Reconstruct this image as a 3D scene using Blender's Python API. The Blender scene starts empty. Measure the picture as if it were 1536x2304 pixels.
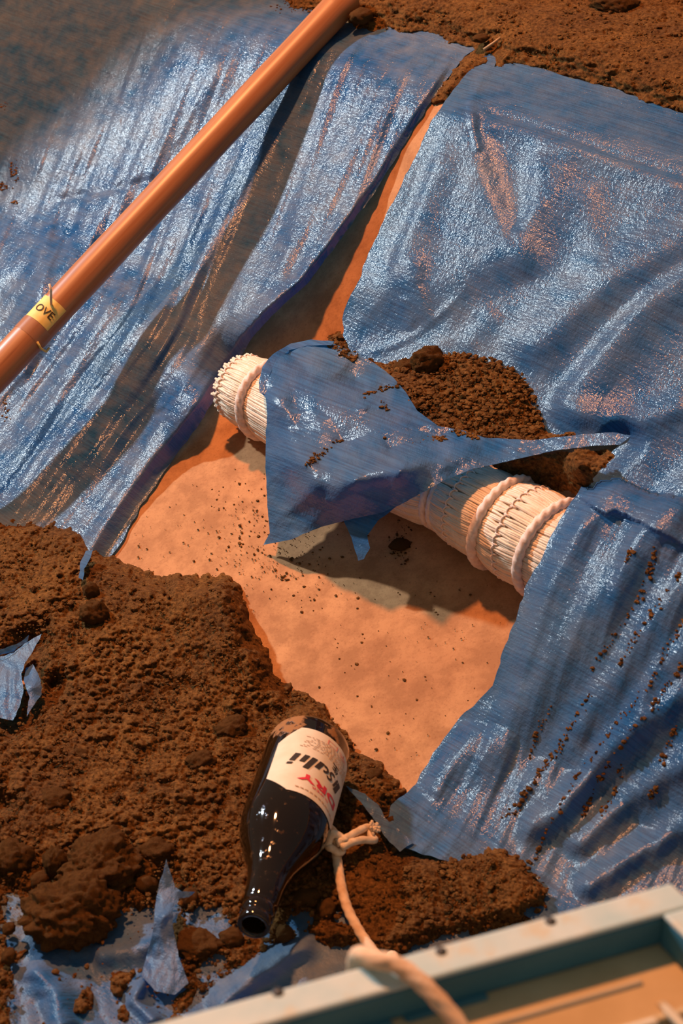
import bpy, bmesh, math, random
import numpy as np
from mathutils import Vector, Matrix
from mathutils.geometry import delaunay_2d_cdt as cdt

# ------------------------------------------------------------------ camera, world, lights
scene = bpy.context.scene
COL = scene.collection
scene.view_settings.view_transform = 'Standard'
scene.view_settings.look = 'None'
scene.view_settings.gamma = 1.0
scene.view_settings.exposure = 0.0
scene.view_settings.use_curve_mapping = False

FPX, PITCH, CAM = 3800.0, math.radians(31.5), np.array([0.0, 0.0, 1.04])
cam_d = bpy.data.cameras.new('camera')
cam_d.sensor_fit = 'VERTICAL'; cam_d.sensor_height = 36.0; cam_d.sensor_width = 24.0
cam_d.lens = FPX / 2304.0 * 36.0
cam_d.clip_start = 0.02; cam_d.clip_end = 60
cam_d.dof.use_dof = True; cam_d.dof.focus_distance = 1.82; cam_d.dof.aperture_fstop = 11
cam = bpy.data.objects.new('camera', cam_d); COL.objects.link(cam)
cam.location = CAM; cam.rotation_euler = (math.pi / 2 - PITCH, 0, 0)
scene.camera = cam

world = bpy.data.worlds.new('room_light'); scene.world = world
world.use_nodes = True
wb = world.node_tree.nodes['Background']
wb.inputs[0].default_value = (0.80, 0.86, 0.82, 1); wb.inputs[1].default_value = 0.17

TARGET = Vector((0.1, 1.6, 0.2))
def spot(name, direction, dist, color, power, radius, angle, blend=0.5, aim=TARGET):
    l = bpy.data.lights.new(name, 'SPOT'); l.color = color; l.energy = power
    l.shadow_soft_size = radius; l.spot_size = math.radians(angle); l.spot_blend = blend
    o = bpy.data.objects.new(name, l); COL.objects.link(o)
    d = Vector(direction).normalized()
    o.location = aim + d * dist
    o.rotation_euler = (-d).to_track_quat('-Z', 'Y').to_euler()
    return o
# warm tungsten spot high overhead, cool lamp from the left behind the bank
spot('warm_ceiling_spotlight_offscreen', (-0.28, 0.17, 0.945), 3.2, (1.0, 0.37, 0.13), 470, 0.10, 60)
cool = spot('cool_spotlight_left_offscreen', (-0.72, 0.42, 0.55), 3.4, (0.80, 0.93, 1.0), 330, 0.06, 38.6, 0.10, Vector((0.25, 1.30, 0.1)))
cool.rotation_euler = (Vector((0.2, 1.0, 0.0)) - cool.location).to_track_quat('-Z', 'Y').to_euler()

# ------------------------------------------------------------------ maths helpers
rng = np.random.default_rng(7)
random.seed(7)
UX, UY = 0.729, 0.684            # uphill direction of the bank; the bank runs along (-UY, UX)

def rays(px, py):
    px = np.asarray(px, float); py = np.asarray(py, float)
    a = (px - 768) / FPX; b = (1152 - py) / FPX
    c, s = math.cos(PITCH), math.sin(PITCH)
    d = np.stack([a, c + b * s, -s + b * c], -1)
    return d / np.linalg.norm(d, axis=-1, keepdims=True)

def project(P):
    P = np.asarray(P, float) - CAM
    c, s = math.cos(PITCH), math.sin(PITCH)
    z = P[..., 1] * c - P[..., 2] * s
    u = P[..., 1] * s + P[..., 2] * c
    return 768 + FPX * P[..., 0] / z, 1152 - FPX * u / z

# cross-section of the bank: lower ground, gentle ramp, steep face, plateau
_s = np.linspace(-2, 5, 7001)
_z = np.interp(_s, [-2, 0.86, 1.17, 1.43, 1.56, 5.0], [0, 0, 0.125, 0.414, 0.468, 0.80])
_k = np.exp(-0.5 * (np.arange(-60, 61) / 18.0) ** 2); _k /= _k.sum()
_z = np.convolve(np.pad(_z, 60, mode='edge'), _k, 'valid')
def T(s): return np.interp(s, _s, _z)
def st(P): return P[..., 0] * UX + P[..., 1] * UY, -P[..., 0] * UY + P[..., 1] * UX
def sst(a, b, x):
    x = np.clip((np.asarray(x, float) - a) / (b - a), 0, 1); return x * x * (3 - 2 * x)

def hit(px, py, h=0.0, extra=None):
    """point on the sight line that lies h above the bank"""
    d = rays(px, py); h = np.broadcast_to(np.asarray(h, float), d.shape[:-1])
    lo = np.full(d.shape[:-1], 0.3); hi = np.full(d.shape[:-1], 6.0)
    for _ in range(36):
        m = (lo + hi) / 2; P = CAM + d * m[..., None]
        s, t = st(P); base = T(s) + h
        if extra is not None: base = base + extra(s, t)
        up = P[..., 2] > base
        lo = np.where(up, m, lo); hi = np.where(up, hi, m)
    return CAM + d * hi[..., None]
def hit1(px, py, h=0.0): return Vector(hit(np.array([px]), np.array([py]), h)[0])
def at_z(px, py, z):
    d = rays(px, py); return Vector(CAM + d * ((z - CAM[2]) / d[2]))

def _hash(ix, iy, seed):
    h = (ix.astype(np.int64) * 374761393 + iy.astype(np.int64) * 668265263 + seed * 974634777) & 0xffffffff
    h = ((h ^ (h >> 13)) * 1274126177) & 0xffffffff
    return ((h ^ (h >> 16)) & 0xffffff) / float(0xffffff)
def noise(x, y, seed=0):
    ix = np.floor(x); iy = np.floor(y); fx = x - ix; fy = y - iy
    def g(ox, oy):
        a = _hash(ix + ox, iy + oy, seed) * 2 * math.pi
        return np.cos(a) * (fx - ox) + np.sin(a) * (fy - oy)
    u = fx ** 3 * (fx * (fx * 6 - 15) + 10); v = fy ** 3 * (fy * (fy * 6 - 15) + 10)
    n0 = g(0, 0) * (1 - u) + g(1, 0) * u; n1 = g(0, 1) * (1 - u) + g(1, 1) * u
    return (n0 * (1 - v) + n1 * v) * 1.4
def fbm(x, y, seed=0, o=4, gain=0.5):
    r = 0; a = 1.0
    for i in range(o):
        r = r + a * noise(x * 2 ** i, y * 2 ** i, seed + i * 17); a *= gain
    return r
def lumps(x, y, seed=0):
    """rounded lumps of uneven size, 0..1"""
    ix = np.floor(x); iy = np.floor(y); best = np.zeros_like(x)
    for ox in (-1, 0, 1):
        for oy in (-1, 0, 1):
            cx = ix + ox + 0.15 + 0.7 * _hash(ix + ox, iy + oy, seed)
            cy = iy + oy + 0.15 + 0.7 * _hash(ix + ox, iy + oy, seed + 5)
            r = 0.25 + 0.5 * _hash(ix + ox, iy + oy, seed + 9) ** 1.5
            q = 1 - ((x - cx) ** 2 + (y - cy) ** 2) / (r * r)
            best = np.maximum(best, r * np.sqrt(np.clip(q, 0, 1)))
    return best / 0.75

def seg_dist(px, py, poly, closed):
    """distance, signed side, and length fraction along a polyline"""
    A = np.asarray(poly, float); B = np.roll(A, -1, 0) if closed else A[1:]; A = A if closed else A[:-1]
    L = np.linalg.norm(B - A, axis=1); cum = np.concatenate([[0], np.cumsum(L)])
    best = np.full(px.shape, 1e9); side = np.zeros(px.shape); u = np.zeros(px.shape)
    for i in range(len(A)):
        dx, dy = B[i] - A[i]; l2 = max(dx * dx + dy * dy, 1e-9)
        k = np.clip(((px - A[i, 0]) * dx + (py - A[i, 1]) * dy) / l2, 0, 1)
        ex = px - A[i, 0] - k * dx; ey = py - A[i, 1] - k * dy
        d = np.hypot(ex, ey); m = d < best
        best = np.where(m, d, best); side = np.where(m, np.sign(dx * ey - dy * ex), side)
        u = np.where(m, (cum[i] + k * L[i]) / cum[-1], u)
    return best, side, u
def inside(px, py, poly):
    A = np.asarray(poly, float); B = np.roll(A, -1, 0); r = np.zeros(px.shape, bool)
    for (x0, y0), (x1, y1) in zip(A, B):
        if y0 == y1: continue
        c = ((y0 > py) != (y1 > py)) & (px < (x1 - x0) * (py - y0) / (y1 - y0) + x0); r ^= c
    return r
def sdist(px, py, poly):
    d, _, _ = seg_dist(px, py, poly, True); return np.where(inside(px, py, poly), d, -d)
def fold(px, py, poly, amp, wl, wr, taper=0.12, sharp=False):
    """a crease line in the sheet: height amp, falling off over wl / wr to either side (image-left, image-right)"""
    d, side, u = seg_dist(px, py, poly, False)
    A = np.asarray(poly, float); v = A[-1] - A[0]
    lf = side if v[1] > 0 else -side            # positive side of a downward line is image-left
    w = np.where(lf > 0, wl, wr)
    g = np.maximum(0, 1 - d / w) ** 1.3 if sharp else np.exp(-(d / w) ** 2)
    return amp * g * sst(0, taper, u) * sst(0, taper, 1 - u)
def rbf(points):
    P = np.array([p[:2] for p in points], float) / 500.0; v = np.array([p[2] for p in points], float)
    n = len(P); d = np.linalg.norm(P[:, None] - P[None], axis=2)
    M = np.zeros((n + 3, n + 3)); M[:n, :n] = d + 1e-6 * np.eye(n); M[:n, n] = 1; M[:n, n + 1:] = P; M[n, :n] = 1; M[n + 1:, :n] = P.T
    w = np.linalg.solve(M, np.concatenate([v, [0, 0, 0]]))
    def f(px, py):
        x = px / 500.0; y = py / 500.0; r = w[n] + w[n + 1] * x + w[n + 2] * y
        for i in range(n): r = r + w[i] * np.hypot(x - P[i, 0], y - P[i, 1])
        return r
    return f
def dens(poly, step, closed=True):
    out = []; n = len(poly)
    for i in range(n if closed else n - 1):
        a = np.array(poly[i], float); b = np.array(poly[(i + 1) % n], float)
        k = max(1, int(round(np.linalg.norm(b - a) / step)))
        out += [tuple(a + (b - a) * j / k) for j in range(k)]
    if not closed: out.append(tuple(poly[-1]))
    return out
def smooth_poly(pts, n=6, closed=False):
    """Catmull-Rom through the points"""
    P = [np.array(p, float) for p in pts]; m = len(P); out = []
    for i in range(m if closed else m - 1):
        g = lambda k: P[k % m] if closed else P[min(max(k, 0), m - 1)]
        p0, p1, p2, p3 = g(i - 1), g(i), g(i + 1), g(i + 2)
        for j in range(n):
            t = j / n
            out.append(tuple(0.5 * (2 * p1 + (p2 - p0) * t + (2 * p0 - 5 * p1 + 4 * p2 - p3) * t * t + (3 * p1 - p0 - 3 * p2 + p3) * t ** 3)))
    if not closed: out.append(tuple(P[-1]))
    return out

# ------------------------------------------------------------------ object helpers
ORG = {}
def tag(o, label=None, cat=None, group=None, kind=None):
    if label: o['label'] = label
    if cat: o['category'] = cat
    if group: o['group'] = group
    if kind: o['kind'] = kind
    return o
def link_mesh(name, me, loc, parent):
    o = bpy.data.objects.new(name, me); COL.objects.link(o)
    loc = Vector(loc); ORG[o] = loc
    if parent is not None: o.parent = parent; o.location = loc - ORG[parent]
    else: o.location = loc
    return o
def mesh(name, verts, faces, mat, parent=None, smooth=True, uv=None):
    V = np.asarray(verts, float)
    c = (V.min(0) + V.max(0)) / 2; c[2] = V[:, 2].min()
    me = bpy.data.meshes.new(name); me.from_pydata((V - c).tolist(), [], [list(map(int, f)) for f in faces] if not isinstance(faces, np.ndarray) else faces.tolist())
    me.materials.append(mat)
    if uv is not None:
        l = me.uv_layers.new(name='UVMap'); li = np.zeros(len(me.loops), np.int32); me.loops.foreach_get('vertex_index', li)
        l.data.foreach_set('uv', np.asarray(uv, np.float32)[li].ravel())
    if smooth: me.polygons.foreach_set('use_smooth', np.ones(len(me.polygons), bool))
    me.update()
    return link_mesh(name, me, c, parent)
def empty(name, loc):
    o = bpy.data.objects.new(name, None); COL.objects.link(o); o.location = loc; o.empty_display_size = 0.02
    ORG[o] = Vector(loc); return o

class MB:
    """collects shapes into one mesh"""
    def __init__(s): s.v = []; s.f = []
    def add(s, v, f):
        n = len(s.v); s.v += [tuple(p) for p in v]; s.f += [[i + n for i in q] for q in f]
    def build(s, name, mat, parent=None, smooth=True): return mesh(name, s.v, s.f, mat, parent, smooth)
    def box(s, o, ex, ey, ez):
        o, ex, ey, ez = map(Vector, (o, ex, ey, ez)); b = 0.0012
        v = [o + ex * i + ey * j + ez * k for i in (0, 1) for j in (0, 1) for k in (0, 1)]
        s.add(v, [(0, 1, 3, 2), (4, 6, 7, 5), (0, 4, 5, 1), (2, 3, 7, 6), (0, 2, 6, 4), (1, 5, 7, 3)])
    def tube(s, path, radius, sides=8, strands=0, pitch=0.03, cap=True, depth=0.18):
        P = [Vector(p) for p in path]; n = len(P)
        R = radius if callable(radius) else (lambda u: radius)
        up = None; base = len(s.v); L = 0.0
        for i in range(n):
            tg = (P[min(i + 1, n - 1)] - P[max(i - 1, 0)]).normalized()
            if up is None: up = tg.orthogonal().normalized()
            up = (up - tg * up.dot(tg)).normalized(); sd = tg.cross(up)
            if i: L += (P[i] - P[i - 1]).length
            r = R(i / (n - 1))
            for k in range(sides):
                a = 2 * math.pi * k / sides
                rr = r
                if strands: rr = r * (1 - depth + depth * abs(math.cos(strands * 0.5 * a + math.pi * L / pitch)))
                s.v.append(tuple(P[i] + (up * math.cos(a) + sd * math.sin(a)) * rr))
        for i in range(n - 1):
            for k in range(sides):
                a = base + i * sides + k; b = base + i * sides + (k + 1) % sides
                s.f.append([a, b, b + sides, a + sides])
        if cap:
            s.f.append([base + k for k in range(sides)][::-1]); s.f.append([base + (n - 1) * sides + k for k in range(sides)])

# ------------------------------------------------------------------ materials
class NT:
    def __init__(s, name):
        s.m = bpy.data.materials.new(name); s.m.use_nodes = True; s.t = s.m.node_tree
        s.b = s.t.nodes['Principled BSDF']; s.out = s.t.nodes['Material Output']
    def n(s, kind, **kw):
        q = s.t.nodes.new(kind)
        for k, v in kw.items():
            if hasattr(q, k): setattr(q, k, v)
            else: q.inputs[k].default_value = v
        return q
    def l(s, a, b): s.t.links.new(a, b)
    def coord(s, which='Object', scale=(1, 1, 1), rot=(0, 0, 0)):
        c = s.n('ShaderNodeTexCoord'); m = s.n('ShaderNodeMapping')
        m.inputs['Scale'].default_value = scale; m.inputs['Rotation'].default_value = rot
        s.l(c.outputs[which], m.inputs['Vector']); return m.outputs['Vector']
    def noise(s, vec, scale, detail=3, rough=0.55):
        q = s.n('ShaderNodeTexNoise', Scale=scale, Detail=detail, Roughness=rough); s.l(vec, q.inputs['Vector']); return q.outputs['Fac']
    def ramp(s, fac, a, b, ca=(0, 0, 0, 1), cb=(1, 1, 1, 1)):
        q = s.n('ShaderNodeValToRGB'); e = q.color_ramp.elements
        e[0].position = a; e[1].position = b; e[0].color = ca; e[1].color = cb
        s.l(fac, q.inputs['Fac']); return q.outputs['Color']
    def mix(s, fac, a, b, blend='MIX'):
        q = s.n('ShaderNodeMix', data_type='RGBA', blend_type=blend)
        for i, v in ((0, fac), (6, a), (7, b)):
            if hasattr(v, 'links') or isinstance(v, bpy.types.NodeSocket): s.l(v, q.inputs[i])
            else: q.inputs[i].default_value = v if i == 0 else (*v, 1)[:4]
        return q.outputs[2]
    def math(s, op, a, b=0.0):
        q = s.n('ShaderNodeMath', operation=op)
        for i, v in ((0, a), (1, b)):
            if isinstance(v, bpy.types.NodeSocket): s.l(v, q.inputs[i])
            else: q.inputs[i].default_value = v
        return q.outputs[0]
    def bump(s, h, strength, dist, prev=None):
        q = s.n('ShaderNodeBump', Strength=strength, Distance=dist); s.l(h, q.inputs['Height'])
        if prev is not None: s.l(prev, q.inputs['Normal'])
        return q.outputs['Normal']
    def base(s, c):
        if isinstance(c, bpy.types.NodeSocket): s.l(c, s.b.inputs['Base Color'])
        else: s.b.inputs['Base Color'].default_value = (*c, 1)[:4]
    def set(s, **kw):
        for k, v in kw.items():
            i = s.b.inputs[k.replace('_', ' ')]
            if isinstance(v, bpy.types.NodeSocket): s.l(v, i)
            else: i.default_value = v

def tarp_mat(name, blue, blue2, dust, crinkle, rough, spec=0.45, lines=0.55):
    m = NT(name)
    uv = m.coord('UV')
    big = m.noise(uv, 5, 3); fine = m.noise(uv, 38, 4)
    col = m.mix(m.ramp(big, 0.35, 0.65), blue, blue2)
    weave = m.noise(m.coord('UV', (16, 430, 1)), 1.0, 3, 0.6)
    weave2 = m.noise(m.coord('UV', (520, 24, 1)), 1.0, 2)
    col = m.mix(m.ramp(weave, 0.36, 0.60), m.mix(lines, col, (0.01, 0.03, 0.10)), col)
    dm = m.math('MULTIPLY', m.ramp(m.math('ADD', m.math('MULTIPLY', big, 0.5), m.math('MULTIPLY', fine, 0.6)), 0.40, 0.75), dust)
    col = m.mix(dm, col, (0.40, 0.38, 0.34))
    m.base(col)
    n = m.bump(weave, 0.5, 0.0006)
    n = m.bump(weave2, 0.3, 0.0006, n)
    cr = m.noise(m.coord('UV', (1, 0.8, 1)), 230, 2, 0.7)
    cr2 = m.noise(uv, 75, 2, 0.5)
    n = m.bump(cr2, 1.0, crinkle * 0.0010, n)
    n = m.bump(cr, 1.0, crinkle * 0.0017, n)
    m.set(Normal=n, Roughness=m.math('ADD', rough, m.math('MULTIPLY', dm, 0.35)), Specular_IOR_Level=spec)
    tr = m.n('ShaderNodeBsdfTranslucent'); tr.inputs['Color'].default_value = (0.01, 0.21, 0.62, 1); ms = m.n('ShaderNodeMixShader'); ms.inputs[0].default_value = 0.36
    m.l(m.b.outputs[0], ms.inputs[1]); m.l(tr.outputs[0], ms.inputs[2]); m.l(ms.outputs[0], m.out.inputs['Surface'])
    return m.m
TARP_A, TARP_B = (0.030, 0.155, 0.39), (0.060, 0.205, 0.41)
M_TARP_L = tarp_mat('glossy blue tarp', TARP_A, TARP_B, 0.50, 0.6, 0.12, 0.46)
M_TARP_R = tarp_mat('crumpled blue tarp', TARP_A, TARP_B, 0.32, 0.50, 0.14, 0.34)
M_TARP_F = M_TARP_R
M_TARP_D = tarp_mat('matt soiled blue tarp', TARP_A, TARP_B, 0.55, 0.6, 0.34, 0.35, 0.15)

def soil_mat(name, dark, light, speck):
    m = NT(name); v = m.coord('Object')
    a = m.noise(v, 14, 4); b = m.noise(v, 230, 4, 0.7)
    c = m.mix(m.ramp(a, 0.35, 0.65), dark, light)
    c = m.mix(m.ramp(b, 0.35, 0.7), m.mix(0.75, c, (0.025, 0.009, 0.003)), m.mix(0.35, c, speck))
    m.base(c)
    n = m.bump(m.noise(v, 480, 5, 0.75), 1.0, 0.0030); n = m.bump(m.noise(v, 1300, 2), 0.5, 0.0006, n)
    m.set(Normal=n, Roughness=0.95, Specular_IOR_Level=0.15); return m.m
M_SOIL = soil_mat('red brown soil', (0.150, 0.056, 0.010), (0.35, 0.148, 0.027), (0.52, 0.25, 0.08))
def board_mat():
    m = NT('stained tan board'); v = m.coord('Object')
    c = m.mix(m.ramp(m.noise(v, 9, 5, 0.6), 0.3, 0.7), (0.47, 0.215, 0.092), (0.64, 0.33, 0.145))
    c = m.mix(m.ramp(m.noise(v, 26, 6, 0.72), 0.40, 0.60), m.mix(0.55, c, (0.27, 0.115, 0.045)), c)
    c = m.mix(m.ramp(m.noise(v, 330, 3, 0.7), 0.30, 0.46), m.mix(0.4, c, (0.25, 0.10, 0.04)), c)
    m.base(c); m.set(Roughness=0.8, Specular_IOR_Level=0.2, Normal=m.bump(m.noise(v, 300, 3), 0.15, 0.001)); return m.m
M_BOARD = board_mat()
def straw_mat():
    m = NT('pale dry straw'); v = m.coord('Object')
    c = m.mix(m.ramp(m.noise(v, 90, 3), 0.3, 0.7), (0.82, 0.62, 0.45), (0.95, 0.80, 0.62))
    c = m.mix(m.ramp(m.noise(v, 600, 2), 0.28, 0.42), m.mix(0.4, c, (0.5, 0.3, 0.15)), c)
    m.base(c); m.set(Roughness=0.42, Specular_IOR_Level=0.45); return m.m
M_STRAW = straw_mat()
def plain(name, a, b, scale=60, rough=0.7, spec=0.3, bump=0.0, scl=(1, 1, 1), coord='Object'):
    m = NT(name); v = m.coord(coord, scl); f = m.noise(v, scale, 4)
    m.base(m.mix(m.ramp(f, 0.35, 0.65), a, b)); m.set(Roughness=rough, Specular_IOR_Level=spec)
    if bump: m.set(Normal=m.bump(f, bump, 0.001))
    return m.m
M_CORD = plain('pinkish white cord', (0.78, 0.60, 0.50), (0.92, 0.78, 0.68), 200, 0.55, 0.4)
M_ROPE = plain('cream cotton rope', (0.72, 0.55, 0.38), (0.90, 0.76, 0.58), 150, 0.85, 0.2)
M_ROPE_S = plain('soil stained rope', (0.66, 0.42, 0.24), (0.90, 0.68, 0.47), 60, 0.85, 0.2)

# ------------------------------------------------------------------ ground and bank (setting)
def bank_surface(name, s0, s1, t0, t1, ns, nt, mat, drop=0.0, noise_amp=0.0):
    s = np.linspace(s0, s1, ns); t = np.linspace(t0, t1, nt); S, Q = np.meshgrid(s, t, indexing='ij')
    x = S * UX - Q * UY; y = S * UY + Q * UX
    z = T(S) + drop + noise_amp * fbm(S * 9, Q * 9, 3)
    V = np.stack([x, y, z], -1).reshape(-1, 3); i = np.arange((ns - 1) * nt).reshape(ns - 1, nt)[:, :-1].ravel()
    F = np.stack([i, i + nt, i + nt + 1, i + 1], 1)[:, ::-1]
    return mesh(name, V, F, mat)
ground = mesh('floor', [(-6, -4, -0.012), (6, -4, -0.012), (6, 9, -0.012), (-6, 9, -0.012)], [(0, 1, 2, 3)],
              plain('dark gallery floor', (0.10, 0.07, 0.05), (0.14, 0.10, 0.07), 8, 0.7), smooth=False)
tag(ground, kind='structure')
bank = bank_surface('embankment', 0.70, 2.6, -0.3, 3.2, 380, 240, M_BOARD, -0.001, 0.0015)
tag(bank, 'tan stained board bank under the blue sheets', None, kind='structure')

# ------------------------------------------------------------------ sheets
def sheet(name, outline, step, hfun, mat, parent=None, extra=None, jitter=0.0, seed=3):
    O = dens(outline, step)
    O = np.array(O)
    if jitter:
        k = np.arange(len(O)); O = O + jitter * np.stack([noise(k * 0.23, k * 0 + 0.5, seed), noise(k * 0.23, k * 0 + 7.5, seed)], 1)
    lo = O.min(0); hi = O.max(0)
    gx, gy = np.meshgrid(np.arange(lo[0], hi[0], step), np.arange(lo[1], hi[1], step * 0.87))
    gx = gx + (np.arange(gx.shape[0]) % 2)[:, None] * step * 0.5
    gx = gx.ravel(); gy = gy.ravel()
    k = sdist(gx, gy, O[::2]) > step * 0.75
    I = np.stack([gx[k], gy[k]], 1)
    allp = [Vector(p) for p in np.concatenate([O, I])]
    n = len(O)
    r = cdt(allp, [(i, (i + 1) % n) for i in range(n)], [], 1, 1e-4)
    V = np.array([tuple(v) for v in r[0]]); F = np.array([f for f in r[2] if len(f) == 3])
    px, py = V[:, 0], V[:, 1]
    P0 = hit(px, py, 0.0, extra); s, t = st(P0)
    h = hfun(px, py, s, t)
    P = hit(px, py, h, extra)
    s, t = st(P)
    uv = np.stack([t, s + 0.8 * P[:, 2]], 1)
    a, b, c = P[F[:, 0]], P[F[:, 1]], P[F[:, 2]]
    nrm = np.cross(b - a, c - a); flip = (nrm * (CAM - a)).sum(1) < 0
    F[flip] = F[flip][:, ::-1]
    return mesh(name, P, F, mat, parent, True, uv)

def crumple(s, t, seed, lam_t, lam_s, o=3):
    """sharp-edged crumple built from ridged noise"""
    r = 0; a = 1.0
    for i in range(o):
        r = r + a * np.abs(noise(t / lam_t * 2 ** i + 3.1 * i, s / lam_s * 2 ** i, seed + i * 7)); a *= 0.5
    return r

# --- left sheet
LEFT = [(-520, -260), (560, -260), (660, -60), (640, 0), (700, 15), (770, 50), (830, 60), (905, 62), (960, 70), (1030, 90), (1085, 103), (1045, 125),
        (1000, 185), (930, 290), (850, 420), (760, 545), (690, 640), (610, 710), (560, 770), (510, 850), (480, 905), (430, 980),
        (370, 1060), (310, 1150), (265, 1235), (240, 1262), (215, 1250), (195, 1300), (100, 1300), (-520, 1290)]
LEFT_EDGE = [(1045, 125), (1000, 185), (930, 290), (850, 420), (760, 545), (690, 640), (610, 710), (560, 770), (510, 850), (480, 905), (430, 980), (370, 1060), (310, 1150), (240, 1262)]
LEFT_FOLDS = [
    ([(662, 165), (560, 380), (490, 510), (430, 620), (350, 800), (240, 1000), (140, 1130)], 0.011, 70, 26),
    ([(585, 440), (430, 620), (300, 770), (190, 930), (70, 1120)], 0.006, 45, 30),
    ([(520, 380), (330, 600), (200, 770), (90, 960), (10, 1120)], 0.006, 40, 30),
    ([(560, 70), (420, 250), (260, 450), (120, 640), (60, 830)], 0.012, 60, 35),
    ([(480, 50), (400, 160), (300, 260), (170, 330), (0, 380)], 0.012, 50, 60),
    ([(900, 180), (800, 330), (680, 520), (560, 690), (430, 880), (300, 1060), (200, 1190)], 0.009, 45, 26),
    ([(740, 190), (640, 380), (560, 560), (480, 740), (380, 930), (280, 1090)], 0.005, 34, 40),
    ([(460, 700), (380, 830), (290, 960), (200, 1090)], 0.004, 15, 15),
    ([(420, 690), (340, 830), (260, 940), (160, 1090)], 0.004, 14, 14),
    ([(120, 460), (100, 600), (80, 720), (40, 900)], 0.008, 30, 20),
    ([(100, 458), (230, 430), (370, 400)], -0.004, 10, 10),
]
def left_h(px, py, s, t):
    h = 0.012 + 0.040 * np.exp(-((s - 1.17) / 0.11) ** 2)
    for poly, a, wl, wr in LEFT_FOLDS: h = h + fold(px, py, poly, a, wl, wr, 0.15)
    q = t - (s - 1.1) * 0.36
    h = h + 0.006 - 0.009 * crumple(s, q, 11, 0.06, 0.6, 2) - 0.0030 * crumple(s, q + 0.06 * s, 31, 0.025, 0.22, 2) + 0.0007 * crumple(s, t, 41, 0.02, 0.035, 2)
    d, _, u = seg_dist(px, py, LEFT_EDGE, False)
    w = 16 + 30 * sst(0.45, 1.0, u) * np.exp(-(d / 150) ** 2)
    h = h * (0.10 + 0.90 * np.clip(d / w, 0, 1) ** 1.2) + 0.030 * sst(0.15, 0.4, u) * (1 - sst(0.62, 0.8, u)) * np.exp(-(d / 110) ** 2)
    h = h + (0.014 - 0.004 * sst(0.6, 0.8, u)) * np.exp(-((d - w) / 24) ** 2) * sst(0.3, 0.5, u)
    h = h * (1 - 0.25 * sst(0.66, 0.82, u) * np.exp(-(d / 140) ** 2))
    h = h * (1 - 0.8 * np.exp(-((px - 520) / 85) ** 2 - ((py - 830) / 105) ** 2))
    return np.maximum(h * (1 - 0.75 * sst(1.40, 1.50, s)), 0.003)
lt = sheet('tarpaulin', LEFT, 5.5, left_h, M_TARP_L, jitter=3)
tag(lt, 'large glossy blue tarp hanging down the bank beneath the wooden pole', 'tarp')

# --- straw roll geometry numbers (used by the right sheet too)
SC, RR = 1.102, 0.0455
ZC = (SC - 0.86) * math.tan(math.radians(22)) + 0.012 + RR / math.cos(math.radians(22)) - 0.012
def roll_cover(s, t):
    top = ZC + RR + 0.017
    b = top - np.abs(s - SC) ** 1.6 * 3.2
    return np.maximum(0, b - T(s)) * (1 - sst(0.90, 0.99, t))

# --- right sheet
RIGHT = [(1127, 108), (1112, 150), (1150, 142), (1200, 148), (1260, 168), (1330, 188), (1400, 205), (1480, 236), (1560, 262), (1800, 330), (2150, 440),
         (2150, 2200), (1500, 2190), (1250, 2120), (1140, 2020), (1050, 1950), (960, 1925), (905, 1905), (872, 1850), (880, 1812), (935, 1765), (975, 1690), (1030, 1620), (1108, 1545),
         (1130, 1470), (1160, 1390), (1188, 1305), (1215, 1260), (1250, 1185), (1310, 1092), (1370, 1022), (1402, 992),
         (1330, 1000), (1230, 1010), (1100, 1000), (960, 950), (860, 860), (790, 800), (772, 752), (770, 715), (782, 675), (802, 640), (830, 570), (870, 480), (920, 380), (970, 275), (1012, 212), (1062, 150), (1100, 113)]
R_LOW = [(935, 1765), (975, 1690), (1030, 1620), (1108, 1545), (1130, 1470), (1160, 1390), (1188, 1305), (1215, 1260), (1250, 1185), (1310, 1092), (1370, 1022), (1402, 992)]
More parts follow.
